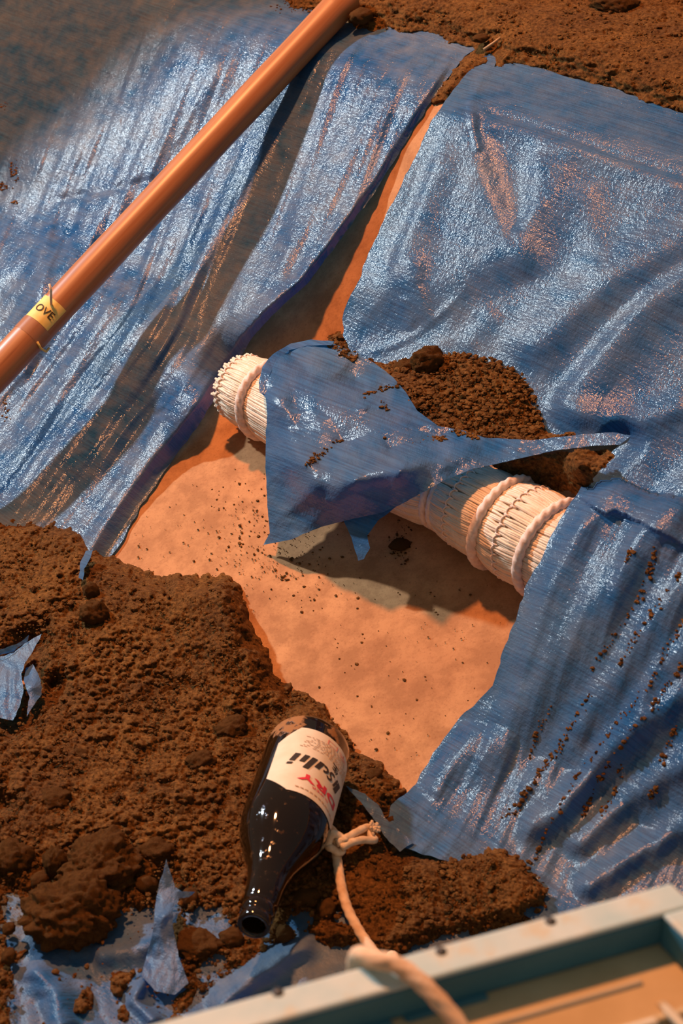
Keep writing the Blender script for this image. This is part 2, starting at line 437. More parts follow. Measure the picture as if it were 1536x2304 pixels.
RIGHT_FOLDS = [
    ([(1118, 112), (1075, 190), (1056, 235), (1064, 290), (1076, 345)], 0.006, 7, 11, 0.05),
    ([(1064, 180), (1040, 300), (1080, 420), (1140, 560), (1176, 645)], 0.026, 110, 45, 0.2),
    ([(1085, 250), (1200, 283), (1300, 318), (1420, 360), (1560, 405)], -0.006, 9, 9, 0.05),
    ([(1080, 275), (1200, 305), (1300, 340), (1420, 382), (1560, 430)], 0.006, 22, 22, 0.05),
    ([(1225, 310), (1205, 450), (1185, 560), (1176, 645)], 0.012, 28, 60, 0.2),
    ([(1225, 440), (1190, 490), (1150, 545)], 0.004, 10, 18, 0.2),
    ([(1300, 400), (1340, 560), (1310, 640)], 0.008, 60, 40, 0.2),
    ([(1640, 480), (1440, 590), (1300, 680), (1200, 780), (1160, 840)], 0.024, 60, 55, 0.15),
    ([(1640, 560), (1460, 680), (1370, 780), (1290, 880), (1235, 960)], 0.022, 26, 60, 0.12),
    ([(945, 560), (930, 640), (965, 740)], 0.009, 34, 20, 0.2),
    ([(1010, 300), (950, 460), (900, 580), (870, 650)], 0.010, 16, 40, 0.2),
    ([(800, 798), (870, 782), (940, 750), (1010, 690), (1050, 640)], 0.0035, 9, 9, 0.2),
    ([(905, 660), (920, 710), (925, 750)], 0.005, 16, 12, 0.2),
    ([(1120, 690), (1080, 740), (1030, 790)], 0.006, 30, 30, 0.2),
    ([(1240, 930), (1330, 935), (1430, 950), (1600, 900)], 0.016, 40, 30, 0.2),
    ([(1640, 1000), (1480, 1180), (1360, 1330), (1230, 1520), (1130, 1650), (1020, 1780)], 0.018, 45, 60, 0.15),
    ([(1640, 1180), (1500, 1360), (1380, 1530), (1260, 1700), (1150, 1830)], 0.016, 32, 45, 0.12),
    ([(1640, 1320), (1500, 1500), (1400, 1640), (1290, 1800), (1220, 1900)], 0.014, 26, 40, 0.12),
    ([(1640, 1480), (1500, 1590), (1380, 1680), (1260, 1800), (1150, 1900)], 0.018, 30, 34, 0.12),
    ([(1640, 1660), (1500, 1740), (1370, 1830), (1270, 1930)], 0.016, 30, 30, 0.12),
    ([(1640, 1800), (1500, 1880), (1380, 1950), (1290, 2020)], 0.016, 30, 30, 0.12),
    ([(1100, 1560), (1010, 1690), (950, 1800)], 0.010, 22, 30, 0.15),
    ([(1330, 1120), (1250, 1260), (1200, 1400), (1160, 1530)], 0.012, 40, 40, 0.15),
]
def right_h(px, py, s, t):
    h = 0.012 + 0.016 * np.exp(-((s - 1.19) / 0.10) ** 2)
    for poly, a, wl, wr, tp in RIGHT_FOLDS: h = h + fold(px, py, poly, a * (0.62 if poly[0][1] < 950 else 0.85), wl, wr, tp)
    q = t - (s - 1.1) * 0.36
    low = 1 - sst(1.12, 1.25, s)
    h = h + low * (0.005 - 0.007 * crumple(s, q, 12, 0.055, 0.5, 2) - 0.0024 * crumple(s, q + 0.06 * s, 32, 0.02, 0.16, 2))
    h = h + (1 - low) * (0.004 - 0.006 * crumple(s + 0.4 * t, t - 0.4 * s, 14, 0.15, 0.15, 1)) + 0.0005 * crumple(s, t, 42, 0.022, 0.03, 2)
    RID = [(1085, 120), (1064, 180), (1040, 300), (1080, 420), (1140, 560), (1176, 645), (1210, 820)]
    d, sd, u = seg_dist(px, py, RID, False)
    h = h + 0.016 * sst(0, 230, d) * (sd > 0) * sst(760, 620, py) * sst(0, 0.1, u) * (px < 1230)
    d, _, u = seg_dist(px, py, R_LOW, False)
    h = h * (0.35 + 0.65 * sst(0, 60, d)) + 0.006
    return np.maximum(h * (1 - 0.8 * sst(1.41, 1.50, s)), 0.003)
right = empty('tarpaulin', hit1(1250, 2040)); tag(right, 'deep blue crumpled tarp wrapped over the straw roll and holding soil', 'tarp')
sheet('main_sheet', RIGHT, 5.5, right_h, M_TARP_R, right, roll_cover, jitter=3, seed=8)

# ------------------------------------------------------------------ straw roll
AXO = np.array([UX * SC, UY * SC, ZC]); W3 = np.array([-UY, UX, 0.0]); U3 = np.array([UX, UY, 0.0]); Z3 = np.array([0, 0, 1.0])
def roll_t(px, py):
    """t coordinate where a sight line passes the roll axis"""
    d = rays(px, py); n = np.cross(np.cross(d, W3), d); return float(np.dot(CAM - AXO, np.cross(d, np.cross(W3, d))) / np.dot(W3, np.cross(d, np.cross(W3, d))))
TIES = [roll_t(614, 878), roll_t(800, 980), roll_t(1008, 1112), roll_t(1138, 1166), roll_t(1256, 1212)]
ROWS = [roll_t(556, 856), roll_t(700, 930), roll_t(880, 1030), roll_t(1070, 1132), roll_t(1194, 1188), roll_t(1340, 1260)]
T_L = ROWS[0] + 0.006; T_R = ROWS[-1] - 0.04
def roll_r(t):
    r = RR + 0.004 * math.sin(t * 23) - 0.000
    for k, tt in enumerate(TIES):
        r -= (0.0075 if k == 2 else 0.0035) * math.exp(-((t - tt) / 0.012) ** 2)
    r -= 0.006 * math.exp(-((t - T_L) / 0.02) ** 2)
    return r
def on_roll(t, ang, r): return AXO + W3 * t + (U3 * math.cos(ang) + Z3 * math.sin(ang)) * r
roll = empty('straw_roll', tuple(AXO + W3 * (T_L + T_R) / 2 - Z3 * RR))
tag(roll, 'thick bound roll of pale straw lying across the tan bank', 'straw roll')
NG = 30
mb = MB(); nseg = 64
for layer in range(2):
    count = 150 if layer == 0 else 110
    for i in range(count):
        a0 = 2 * math.pi * (i + random.random() * 0.7) / count
        g = a0 / (2 * math.pi) * NG; gc = (math.floor(g) + 0.5) / NG * 2 * math.pi
        tl = T_L + random.uniform(-0.004, 0.005); sway = random.uniform(-0.02, 0.02); ph = random.uniform(0, 6.28)
        path = []
        for k in range(nseg):
            t = tl + (T_R - tl) * k / (nseg - 1)
            pin = sum(math.exp(-((t - q) / 0.010) ** 2) for q in ROWS)
            ang = a0 + (gc - a0) * 0.38 * pin + sway * math.sin(t * 31 + ph)
            edge = abs(a0 - gc) * NG / math.pi
            r = roll_r(t) - layer * 0.0026 - 0.0016 * pin * edge * edge - random.uniform(0, 0.0004)
            path.append(on_roll(t, ang, r))
        mb.tube(path, random.uniform(0.0013, 0.0021), 5, cap=True)
tag(mb.build('straw_stalks', M_STRAW, roll), kind='stuff')
mb = MB()
path = [on_roll(T_L - 0.004 + (T_R - T_L + 0.004) * k / 60, 0, 0) for k in range(61)]
mb.tube(path, lambda u: max(0.02, roll_r(T_L + (T_R - T_L) * u) - 0.0045), 32)
mb.build('straw_core', M_STRAW, roll)
for tt in ROWS[:-1]:
    mb = MB()
    for g in range(NG):
        c = (g + 0.5) / NG * 2 * math.pi; hw = math.pi / NG * 0.96
        mb.tube([on_roll(tt + 0.0022 * math.sin(q * 3), c + hw * (q - 0.5) * 2, roll_r(tt) + 0.0016 * math.sin(math.pi * q) + 0.0004) for q in np.linspace(0, 1, 9)], 0.0009, 5)
        e = c + hw
        mb.tube([on_roll(tt + 0.0035 * (q - 0.5) * 2, e, roll_r(tt) + 0.0012 - 0.002 * (q - 0.5) ** 2 * 4) for q in np.linspace(0, 1, 6)], 0.0011, 5)
    mb.build('twine_stitching', M_CORD, roll)
for k, tt in enumerate(TIES):
    turns = [(0, 0.0056)] if k in (0, 3, 4, 1) else [(-0.005, 0.0042), (0.0045, 0.0042)]
    for off, w in turns:
        mb = MB(); n = 120
        mb.tube([on_roll(tt + off + 0.004 * math.sin(2 * math.pi * q + k), 2 * math.pi * q, roll_r(tt) + w * 0.75) for q in np.linspace(0, 1, 360)], w, 14, strands=3, pitch=0.011, depth=0.30)
        mb.build('binding_cord', M_CORD, roll)

# ------------------------------------------------------------------ flap of the right sheet over the roll
def roll_hit(px, py, rad, miss=None):
    d = rays(px, py); o = CAM - AXO
    d2 = d - W3 * (d @ W3); o2 = o - W3 * (o @ W3)
    a = d2 @ d2; b = 2 * o2 @ d2; c = o2 @ o2 - rad * rad; D = b * b - 4 * a * c
    if D < 0 and miss: return miss
    return (-b - math.sqrt(max(D, 0))) / (2 * a)
def depth_h(px, py, h): return float(np.linalg.norm(hit(np.array([px]), np.array([py]), h)[0] - CAM))
def depth_s(px, py, s):
    d = rays(px, py); u = np.array([UX, UY, 0]); return float((s - u @ CAM) / (u @ d))
def depth_sheet(name, outline, ctrl, step, mat, parent, relief, jitter=1.0, clear=0.0):
    f = rbf(ctrl)
    O = np.array(dens(outline, step)); k = np.arange(len(O)); O = O + jitter * np.stack([noise(k * 0.3, k * 0 + 0.5, 5), noise(k * 0.3, k * 0 + 7.5, 5)], 1)
    lo = O.min(0); hi = O.max(0); gx, gy = np.meshgrid(np.arange(lo[0], hi[0], step), np.arange(lo[1], hi[1], step * 0.87))
    gx = (gx + (np.arange(gx.shape[0]) % 2)[:, None] * step * 0.5).ravel(); gy = gy.ravel()
    m = sdist(gx, gy, O[::2]) > step * 0.7
    pts = [Vector(p) for p in np.concatenate([O, np.stack([gx[m], gy[m]], 1)])]; n = len(O)
    r = cdt(pts, [(i, (i + 1) % n) for i in range(n)], [], 1, 1e-4)
    V = np.array([tuple(v) for v in r[0]]); F = np.array([q for q in r[2] if len(q) == 3])
    px, py = V[:, 0], V[:, 1]
    dep = f(px, py) - relief(px, py)
    if clear: dep = np.array([min(a, roll_hit(x, y, clear, 1e9) - 0.15 * e) for a, x, y, e in zip(dep, px, py, relief(px, py))])
    P = CAM + rays(px, py) * dep[:, None]
    uv = np.stack([(0.93 * px + 0.36 * py) / 2000.0, (0.36 * px - 0.93 * py) / 2000.0], 1)
    a, b, c = P[F[:, 0]], P[F[:, 1]], P[F[:, 2]]
    flip = (np.cross(b - a, c - a) * (CAM - a)).sum(1) < 0; F[flip] = F[flip][:, ::-1]
    return mesh(name, P, F, mat, parent, True, uv)
ra = RR + 0.013
FLAP = [(584, 880), (590, 835), (608, 803), (645, 778), (690, 768), (745, 771), (790, 790), (840, 815), (885, 850), (912, 882), (940, 925), (985, 958), (1040, 968), (1090, 985),
        (1200, 990), (1300, 978), (1380, 972), (1420, 980), (1395, 1000), (1330, 1003), (1240, 1015), (1150, 1036), (1060, 1056), (1000, 1080), (955, 1106), (900, 1136), (860, 1153), (790, 1168),
        (720, 1186), (655, 1214), (592, 1226), (606, 1200), (602, 1150), (597, 1050), (598, 970), (601, 930), (597, 895)]
def dr(x, y, k=ra): return roll_hit(x, y, k)
CT = [(x, y, dr(x, y)) for x, y in [(600, 830), (610, 900), (640, 790), (640, 860), (700, 780), (700, 860), (720, 930), (760, 790), (800, 850), (820, 920), (860, 870), (900, 950), (960, 985), (660, 960), (780, 985), (880, 1010), (990, 1020)]]
CT += [(x, y, depth_s(x, y, s)) for x, y, s in [(600, 1060, SC - 0.085), (600, 1220, SC - 0.115), (660, 1205, SC - 0.115), (640, 1100, SC - 0.095), (735, 1125, SC - 0.112), (740, 1185, SC - 0.092),
        (800, 1165, SC - 0.092), (800, 1080, SC - 0.100), (880, 1140, SC - 0.080), (900, 1060, SC - 0.085), (1000, 1078, SC - 0.052), (1000, 1045, SC - 0.035), (1090, 1045, SC - 0.012), (1090, 1010, SC + 0.008), (1200, 1018, SC + 0.022), (1200, 995, SC + 0.032), (1300, 1003, SC + 0.040), (1300, 982, SC + 0.048), (1400, 985, SC + 0.060), (690, 1040, SC - 0.095)]]
def flap_relief(px, py):
    h = 0.0
    for poly, a, wl, wr in [
        ([(615, 860), (650, 960), (655, 1010), (690, 1070), (728, 1128)], 0.012, 40, 26),
        ([(728, 1128), (790, 1090), (860, 1060), (960, 1035), (1090, 1005)], 0.012, 30, 30),
        ([(695, 1050), (740, 1020), (800, 965), (870, 920)], -0.010, 26, 22),
        ([(820, 870), (900, 862)], 0.005, 20, 20),
        ([(870, 920), (760, 900)], 0.006, 30, 20),
        ([(860, 1000), (960, 990), (1060, 975)], -0.008, 20, 20),
        ([(640, 1180), (760, 1110), (900, 1090)], -0.006, 24, 24)]:
        h = h + fold(px, py, poly, a, wl, wr, 0.15)
    x, y = px / 520.0, py / 520.0
    return h + 0.003 - 0.007 * np.abs(noise(x * 5 + 1.7, y * 5, 5)) - 0.003 * np.abs(noise(x * 11, y * 11 + 2.2, 6)) + 0.0004 * np.abs(noise(x * 26, y * 26, 7))
depth_sheet('draped_flap', FLAP, CT, 4.5, M_TARP_F, right, flap_relief, clear=RR + 0.0125)
TAIL = [(768, 1160), (790, 1210), (806, 1262), (818, 1258), (832, 1232), (826, 1205), (850, 1172), (905, 1130), (965, 1095), (900, 1120), (840, 1140)]
ct = [(x, y, depth_s(x, y, s)) for x, y, s in [(770, 1160, SC - 0.085), (806, 1262, SC - 0.105), (830, 1232, SC - 0.098), (850, 1170, SC - 0.075), (900, 1125, SC - 0.068), (965, 1090, SC - 0.06), (800, 1200, SC - 0.093)]]
depth_sheet('flap_tail', TAIL, ct, 5, M_TARP_R, right, lambda x, y: 0.004 * np.abs(noise(x / 30, y / 60, 4)))
HEM = [(584, 884), (582, 860), (590, 825), (612, 798), (655, 772), (700, 764), (752, 768), (745, 776), (690, 778), (650, 788), (618, 815), (604, 850), (602, 890)]
ct = [(x, y, dr(x, y, RR + 0.014)) for x, y in [(590, 860), (600, 815), (650, 778), (740, 770), (610, 840), (600, 890)]]
depth_sheet('turned_hem', HEM, ct, 5, M_TARP_R, right, lambda x, y: 0 * x)

# ------------------------------------------------------------------ soil
def soil_noise(X, Y, seed, rough):
    f = fbm(X * 30, Y * 30, seed, 3)
    g = 0.12 + 0.88 * sst(-0.10, 0.28, fbm(X * 11, Y * 11, seed + 3, 2) + rough)
    return 0.004 * f + g * (0.0034 * lumps(X * 75, Y * 75, seed + 1) + 0.0034 * lumps(X * 170, Y * 170, seed + 2)) + 0.0022 * lumps(X * 330, Y * 330, seed + 4) - 0.002
def soil_patch(name, x0, x1, y0, y1, step, hfun, seed, rough, depth_base=None, label=None, extra=None, mat=None):
    px, py = np.meshgrid(np.arange(x0, x1 + step, step), np.arange(y0, y1 + step, step)); shp = px.shape
    px = px.ravel(); py = py.ravel()
    P0 = hit(px, py, 0.0, extra)
    nz = soil_noise(P0[:, 0], P0[:, 1] * 0.9 + P0[:, 2], seed, rough)
    h = hfun(px, py, nz)
    P = hit(px, py, np.maximum(h, -0.006), extra)
    idx = np.arange(len(px)).reshape(shp); a = idx[:-1, :-1].ravel(); F = np.stack([a, a + shp[1], a + shp[1] + 1, a + 1], 1)
    F = F[(h[F] > -0.0045).any(1)]
    used = np.zeros(len(px), bool); used[F.ravel()] = True; mp = np.cumsum(used) - 1
    o = mesh(name, P[used], mp[F], mat or M_SOIL)
    tag(o, label, 'soil', kind='stuff'); return o
LOW_SOIL = [(-520, 1110), (0, 1155), (60, 1158), (110, 1170), (165, 1178), (200, 1212), (235, 1250), (262, 1262), (300, 1282), (370, 1304), (398, 1294), (420, 1302), (500, 1298), (540, 1332), (556, 1380), (566, 1430),
            (588, 1448), (602, 1480), (608, 1512), (640, 1540), (655, 1558), (690, 1565), (724, 1592), (760, 1640), (795, 1690), (850, 1722), (890, 1758), (905, 1785), (884, 1806), (868, 1840), (866, 1862), (876, 1890), (900, 1912), (960, 1920), (1010, 1910), (1075, 1902), (1090, 1888), (1140, 1892), (1190, 1918), (1216, 1955), (1243, 1990), (1246, 2055), (1190, 2072), (1110, 2092), (1010, 2108), (930, 2130), (880, 2158),
            (800, 2140), (720, 2120), (690, 2105), (620, 2135), (520, 2195), (440, 2250), (400, 2300), (380, 2420), (-520, 2420)]
HOLES = [
    [(-80, 1475), (0, 1482), (60, 1445), (94, 1427), (72, 1468), (46, 1510), (52, 1550), (28, 1620), (0, 1612), (-80, 1600)],
    [(58, 1500), (74, 1494), (92, 1532), (92, 1565), (72, 1590), (60, 1615), (64, 1570), (52, 1528)],
    [(10, 2005), (30, 2012), (62, 2016), (60, 2060), (110, 2110), (200, 2128), (255, 2090), (262, 2050), (300, 2050), (345, 2040), (352, 1985), (374, 1935), (396, 2005), (438, 2008), (400, 2040), (386, 2075), (392, 2120), (404, 2165), (420, 2212), (392, 2250), (380, 2310), (385, 2420), (180, 2420), (130, 2350), (90, 2290), (25, 2420), (20, 2290), (28, 2200), (12, 2120)],
    [(415, 2062), (450, 2040), (490, 2042), (520, 2075), (545, 2100), (490, 2110), (455, 2105), (425, 2085)],
    [(452, 2165), (498, 2168), (500, 2185), (470, 2200), (452, 2190)],
    [(640, 2085), (650, 2060), (700, 2052), (708, 2070), (665, 2092)],
    [(752, 2052), (772, 2056), (776, 2072), (760, 2070)], [(590, 2085), (605, 2082), (606, 2105), (585, 2112)],
    [(0, 1798), (14, 1808), (0, 1812), (-60, 1806)], [(110, 1540), (122, 1535), (124, 1552), (112, 1556)],
]
ISLES = [[(250, 2210), (255, 2190), (300, 2185), (305, 2215), (270, 2245), (252, 2240)], [(165, 2250), (200, 2215), (210, 2260), (190, 2290), (165, 2280)],
         [(70, 2310), (120, 2285), (170, 2290), (215, 2330), (200, 2420), (60, 2420)], [(262, 2280), (285, 2250), (290, 2300), (268, 2330)], [(150, 2190), (172, 2188), (176, 2205), (158, 2204)],
         [(20, 2148), (60, 2140), (40, 2168), (18, 2176)]]
LOWH = rbf([(-200, 1180, .012), (0, 1200, .016), (100, 1230, .022), (100, 1320, .030), (300, 1400, .034), (450, 1370, .046), (520, 1360, .052), (550, 1450, .048), (400, 1550, .022), (200, 1600, .016), (600, 1580, .018), (690, 1640, .014),
            (300, 1750, .018), (100, 1800, .020), (500, 1750, .016), (250, 1920, .018), (800, 1760, .012), (100, 2000, .010), (450, 1960, .010), (620, 2000, .009), (760, 2000, .014), (900, 2000, .018), (1150, 1960, .030), (1000, 2070, .012), (-200, 1900, .02), (200, 2300, .006), (-200, 2300, .01), (620, 1800, .010)])
def low_extra(s, t): return 0 * s + 0.004
def low_h(px, py, nz):
    d = sdist(px, py, LOW_SOIL)
    for hpoly in HOLES: d = np.minimum(d, -sdist(px, py, hpoly) * 1.0)
    for ip in ISLES: d = np.maximum(d, sdist(px, py, ip))
    wob = 9 * fbm(px / 38, py / 38, 77, 4, 0.6)
    d = d + wob
    e = sst(-6, 46, d) ** 0.8
    return LOWH(px, py) * e + nz * sst(-14, 12, d) - 0.012 * sst(2, -16, d)
soil_patch('loose_soil', -480, 1262, 1120, 2400, 3.0, low_h, 1, 0.05, label='broad loose red-brown soil heap around the beer bottle', extra=low_extra)

TOP_SOIL = [(560, -330), (600, -60), (640, -4), (655, 14), (700, 22), (770, 30), (800, 62), (840, 66), (880, 64), (900, 74), (960, 72), (1020, 92), (1085, 103), (1050, 122), (1030, 150), (1000, 190), (985, 205), (975, 230), (1010, 220), (1060, 160), (1105, 115),
            (1122, 150), (1150, 150), (1190, 142), (1230, 158), (1300, 176), (1400, 205), (1470, 236), (1540, 250), (2150, 420), (2150, -330)]
def top_h(px, py, nz):
    d = sdist(px, py, TOP_SOIL) + 9 * fbm(px / 45, py / 22, 78, 4, 0.6)
    return 0.016 * sst(-6, 60, d) + nz * 0.5 * sst(-14, 10, d) - 0.010 * sst(2, -14, d)
soil_patch('loose_soil', 560, 2120, -320, 430, 3.0, top_h, 21, -0.05, label='flat spread of orange soil along the top of the bank', extra=lambda s, t: 0 * s + 0.0045)

MID_SOIL = [(738, 752), (775, 752), (790, 780), (812, 800), (860, 818), (885, 815), (925, 812), (938, 786), (985, 784), (1030, 788), (1085, 797), (1140, 814), (1172, 832), (1196, 872), (1212, 915), (1224, 950), (1228, 980), (1290, 972), (1300, 985),
            (1200, 1010), (1080, 1010), (1000, 985), (920, 940), (880, 880), (820, 830), (770, 790), (738, 775)]
MIDC = [(740, 765, depth_h(740, 765, 0.02)), (800, 800, depth_h(800, 800, .035)), (870, 850, dr(860, 870) + 0.02)]
MIDC += [(x, y, depth_h(x, y, h)) for x, y, h in [(860, 820, .035), (940, 790, .030), (1030, 788, .024), (1100, 800, .024), (1170, 832, .024), (1205, 900, .028), (1226, 970, .034), (1000, 850, .060), (1100, 860, .062), (1150, 900, .062), (1180, 960, .060)]]
MIDC += [(x, y, depth_s(x, y, s)) for x, y, s in [(920, 900, SC + 0.034), (950, 940, SC + 0.030), (1040, 975, SC + 0.036), (1090, 1000, SC + 0.036), (1200, 1000, SC + 0.052), (1050, 930, SC + 0.060), (1280, 985, SC + .07)]]
def soil_depth(name, poly, ctrl, box, step, seed, rough, label, amp=1.0, lift=0.016):
    f = rbf(ctrl); x0, x1, y0, y1 = box
    px, py = np.meshgrid(np.arange(x0, x1, step), np.arange(y0, y1, step)); shp = px.shape; px = px.ravel(); py = py.ravel()
    d = sdist(px, py, poly) + 6 * fbm(px / 30, py / 30, seed, 4, 0.6)
    P0 = CAM + rays(px, py) * f(px, py)[:, None]
    nz = soil_noise(P0[:, 0] + P0[:, 2], P0[:, 1] + P0[:, 2], seed, rough) * amp
    P = CAM + rays(px, py) * (f(px, py) - nz * sst(-12, 10, d) + lift * sst(14, -16, d))[:, None]
    idx = np.arange(len(px)).reshape(shp); a = idx[:-1, :-1].ravel(); F = np.stack([a, a + shp[1], a + shp[1] + 1, a + 1], 1)
    F = F[(d[F] > -3).all(1)]
    used = np.zeros(len(px), bool); used[F.ravel()] = True; mp = np.cumsum(used) - 1
    return tag(mesh(name, P[used], mp[F], M_SOIL), label, 'soil', kind='stuff')
soil_depth('loose_soil', MID_SOIL, MIDC, (720, 1310, 735, 1020), 2.6, 41, 0.35, 'crumbly soil heap caught in the tarp behind the straw roll', 1.35, 0.006)
LOW2 = [(1120, 1046), (1160, 1034), (1230, 1022), (1300, 1014), (1365, 1018), (1385, 1025), (1350, 1060), (1310, 1105), (1296, 1112), (1270, 1100), (1240, 1108), (1225, 1090), (1200, 1092), (1180, 1078), (1160, 1080), (1140, 1062)]
l2 = [(x, y, roll_hit(x, y, RR + 0.004)) for x, y in [(1130, 1052), (1180, 1075), (1230, 1095), (1290, 1108), (1200, 1060), (1260, 1080), (1310, 1090)]] + [(x, y, depth_s(x, y, s)) for x, y, s in [(1150, 1036, SC + .012), (1250, 1020, SC + .036), (1350, 1022, SC + .05), (1300, 1050, SC + .016), (1350, 1060, SC + .018)]]
soil_depth('loose_soil', LOW2, l2, (1100, 1400, 1005, 1125), 2.2, 51, 0.3, 'small soil patch spilt on the straw roll under the tarp fold', 0.9, 0.006)

# ------------------------------------------------------------------ wooden pole
M_WOOD = None
def wood_mat():
    m = NT('orange varnished wood'); v = m.coord('Object', (60, 60, 3))
    f = m.noise(v, 1.6, 5, 0.6)
    c = m.mix(m.ramp(f, 0.3, 0.7), (0.36, 0.125, 0.042), (0.52, 0.22, 0.085))
    c = m.mix(m.ramp(m.noise(m.coord('Object', (300, 300, 12)), 1.0, 3), 0.25, 0.42), m.mix(0.4, c, (0.2, 0.06, 0.02)), c)
    m.base(c); m.set(Roughness=0.36, Specular_IOR_Level=0.5, Normal=m.bump(f, 0.1, 0.0006)); return m.m
pr = 0.0203
pA = hit1(783, -8, pr + 0.012); pB = Vector(CAM + rays(-40, 872) * 2.01)
axis = (pB - pA).normalized()
pEnd = pA + axis * ((pA.z - 0.02) / -axis.z)
pLen = (pEnd - pA).length
pole = empty('wooden_pole', pEnd); tag(pole, 'round orange-brown wooden handle leaning over the left tarp', 'pole')
zax = -axis; side = zax.cross(Vector((0, 0, 1))).normalized(); upv = side.cross(zax).normalized()
def cyl_part(name, mat, l0, l1, r, a0=0.0, a1=2 * math.pi, n=40, parent=pole, rim=0.0015, cap=True, rows=2):
    """surface on the pole between lengths l0..l1 measured from the upper end"""
    V = []; F = []
    full = abs(a1 - a0 - 2 * math.pi) < 1e-6
    prof = [(l0, r - rim), (l0 + rim, r)] + [(l0 + (l1 - l0) * k / rows, r) for k in range(1, rows)] + [(l1 - rim, r), (l1, r - rim)] if rim else [(l0 + (l1 - l0) * k / rows, r) for k in range(rows + 1)]
    m = n if full else n + 1
    for l, rr in prof:
        for k in range(m):
            a = a0 + (a1 - a0) * k / n; V.append(pA + axis * l + (side * math.cos(a) + upv * math.sin(a)) * rr)
    for i in range(len(prof) - 1):
        for k in range(n): F.append([i * m + k, i * m + (k + 1) % m, (i + 1) * m + (k + 1) % m, (i + 1) * m + k])
    if cap and full: F.append(list(range(m))); F.append([(len(prof) - 1) * m + k for k in range(m)][::-1])
    return mesh(name, V, F, mat, parent)
# shaft is built along its own axis so that the grain follows it
def shaft():
    me_v = []; F = []; n = 40; prof = [(0, pr - .003), (.002, pr)] + [(pLen * k / 30, pr * (1 + .012 * math.sin(k * 1.3))) for k in range(1, 30)] + [(pLen - .001, pr), (pLen, pr - .003)]
    for l, r in prof:
        for k in range(n): me_v.append((r * math.cos(2 * math.pi * k / n), r * math.sin(2 * math.pi * k / n), -l))
    for i in range(len(prof) - 1):
        for k in range(n): F.append([i * n + (k + 1) % n, i * n + k, (i + 1) * n + k, (i + 1) * n + (k + 1) % n])
    F.append(list(range(n))); F.append([(len(prof) - 1) * n + k for k in range(n)][::-1])
    me = bpy.data.meshes.new('shaft'); me.from_pydata(me_v, [], F); me.materials.append(wood_mat()); me.polygons.foreach_set('use_smooth', np.ones(len(F), bool))
    o = link_mesh('shaft', me, pA, pole)
    o.rotation_euler = Matrix((side, zax.cross(side), zax)).transposed().to_euler(); return o
shaft()
def pole_len(px, py):
    d = Vector(rays(px, py)); w = pA - Vector(CAM); c = axis.dot(d)
    return (axis.dot(w) * -1 + c * d.dot(w)) / (1 - c * c)
toC = (Vector(CAM) - (pA + axis * pole_len(95, 715))); toC = toC - axis * toC.dot(axis); ang0 = math.atan2(toC.dot(upv), toC.dot(side))
lS = pole_len(97, 712)
M_STK = plain('yellow paper sticker', (0.86, 0.60, 0.16), (0.92, 0.68, 0.22), 120, 0.6)
M_INK = plain('dark brown ink', (0.05, 0.03, 0.015), (0.07, 0.04, 0.02), 200, 0.7)
sgn = 1 if (axis.cross(toC)).dot(Vector((1, 0, 0))) > 0 else -1
def ascr(l, a, r): return pA + axis * l + (side * math.cos(a) + upv * math.sin(a)) * r
# which angle direction runs to the lower right edge of the pole
p1 = project(np.array(ascr(lS, ang0 + 0.5, pr))); p0 = project(np.array(ascr(lS, ang0, pr))); dirA = 1 if p1[0] > p0[0] else -1
stk = cyl_part('sticker', M_STK, lS - 0.019, lS + 0.014, pr + 0.0006, ang0 - dirA * 1.30, ang0 + dirA * 0.52, 26, rim=0, rows=2)
M_TAPE = NT('clear sticky tape'); M_TAPE.base((0.55, 0.27, 0.15)); M_TAPE.set(Roughness=0.15, Alpha=0.45); M_TAPE = M_TAPE.m
cyl_part('clear_tape', M_TAPE, lS + 0.0142, lS + 0.033, pr + 0.0009, n=40, rim=0, cap=False)
def text_mesh(body, size, bold=0.0, shear=0.0, extrude=0.0):
    c = bpy.data.curves.new('text', 'FONT'); c.body = body; c.size = size; c.offset = bold; c.shear = shear; c.align_x = 'CENTER'; c.align_y = 'CENTER'; c.resolution_u = 4
    o = bpy.data.objects.new('text', c); COL.objects.link(o); dg = bpy.context.evaluated_depsgraph_get(); dg.update()
    me = bpy.data.meshes.new_from_object(o.evaluated_get(dg)); COL.objects.unlink(o); bpy.data.objects.remove(o)
    V = [tuple(v.co[:2]) for v in me.vertices]; F = [list(p.vertices) for p in me.polygons]; bpy.data.meshes.remove(me); return V, F
def subdiv2d(V, F, size):
    bm = bmesh.new(); vs = [bm.verts.new((x, y, 0)) for x, y in V]
    for f in F:
        try: bm.faces.new([vs[i] for i in f])
        except ValueError: pass
    bmesh.ops.triangulate(bm, faces=bm.faces)
    for _ in range(3):
        e = [e for e in bm.edges if e.calc_length() > size]
        if not e: break
        bmesh.ops.subdivide_edges(bm, edges=e, cuts=1); bmesh.ops.triangulate(bm, faces=bm.faces)
    bm.verts.index_update(); V = [(v.co.x, v.co.y) for v in bm.verts]; F = [[v.index for v in f.verts] for f in bm.faces]; bm.free(); return V, F
V2, F2 = subdiv2d(*text_mesh('OVE', 0.0135, 0.0001), 0.004)
mesh('sticker_lettering', [ascr(lS - 0.001 - y, ang0 + dirA * (-0.40 + x / pr), pr + 0.0012) for x, y in V2], F2, M_INK, stk)
mb = MB(); q0 = ascr(lS - 0.012, ang0 - dirA * 0.35, pr + 0.001)
mb.tube([q0, q0 + toC.normalized() * 0.003 + Vector((0, 0, 0.008)), q0 + toC.normalized() * 0.002 + Vector((0.001, 0, 0.018)), q0 + Vector((0.0, 0, 0.026))], 0.0016, 6)
mb.build('string_end', M_ROPE, pole)
mb = MB(); q0 = ascr(lS + 0.032, ang0 + dirA * 0.5, pr + 0.001)
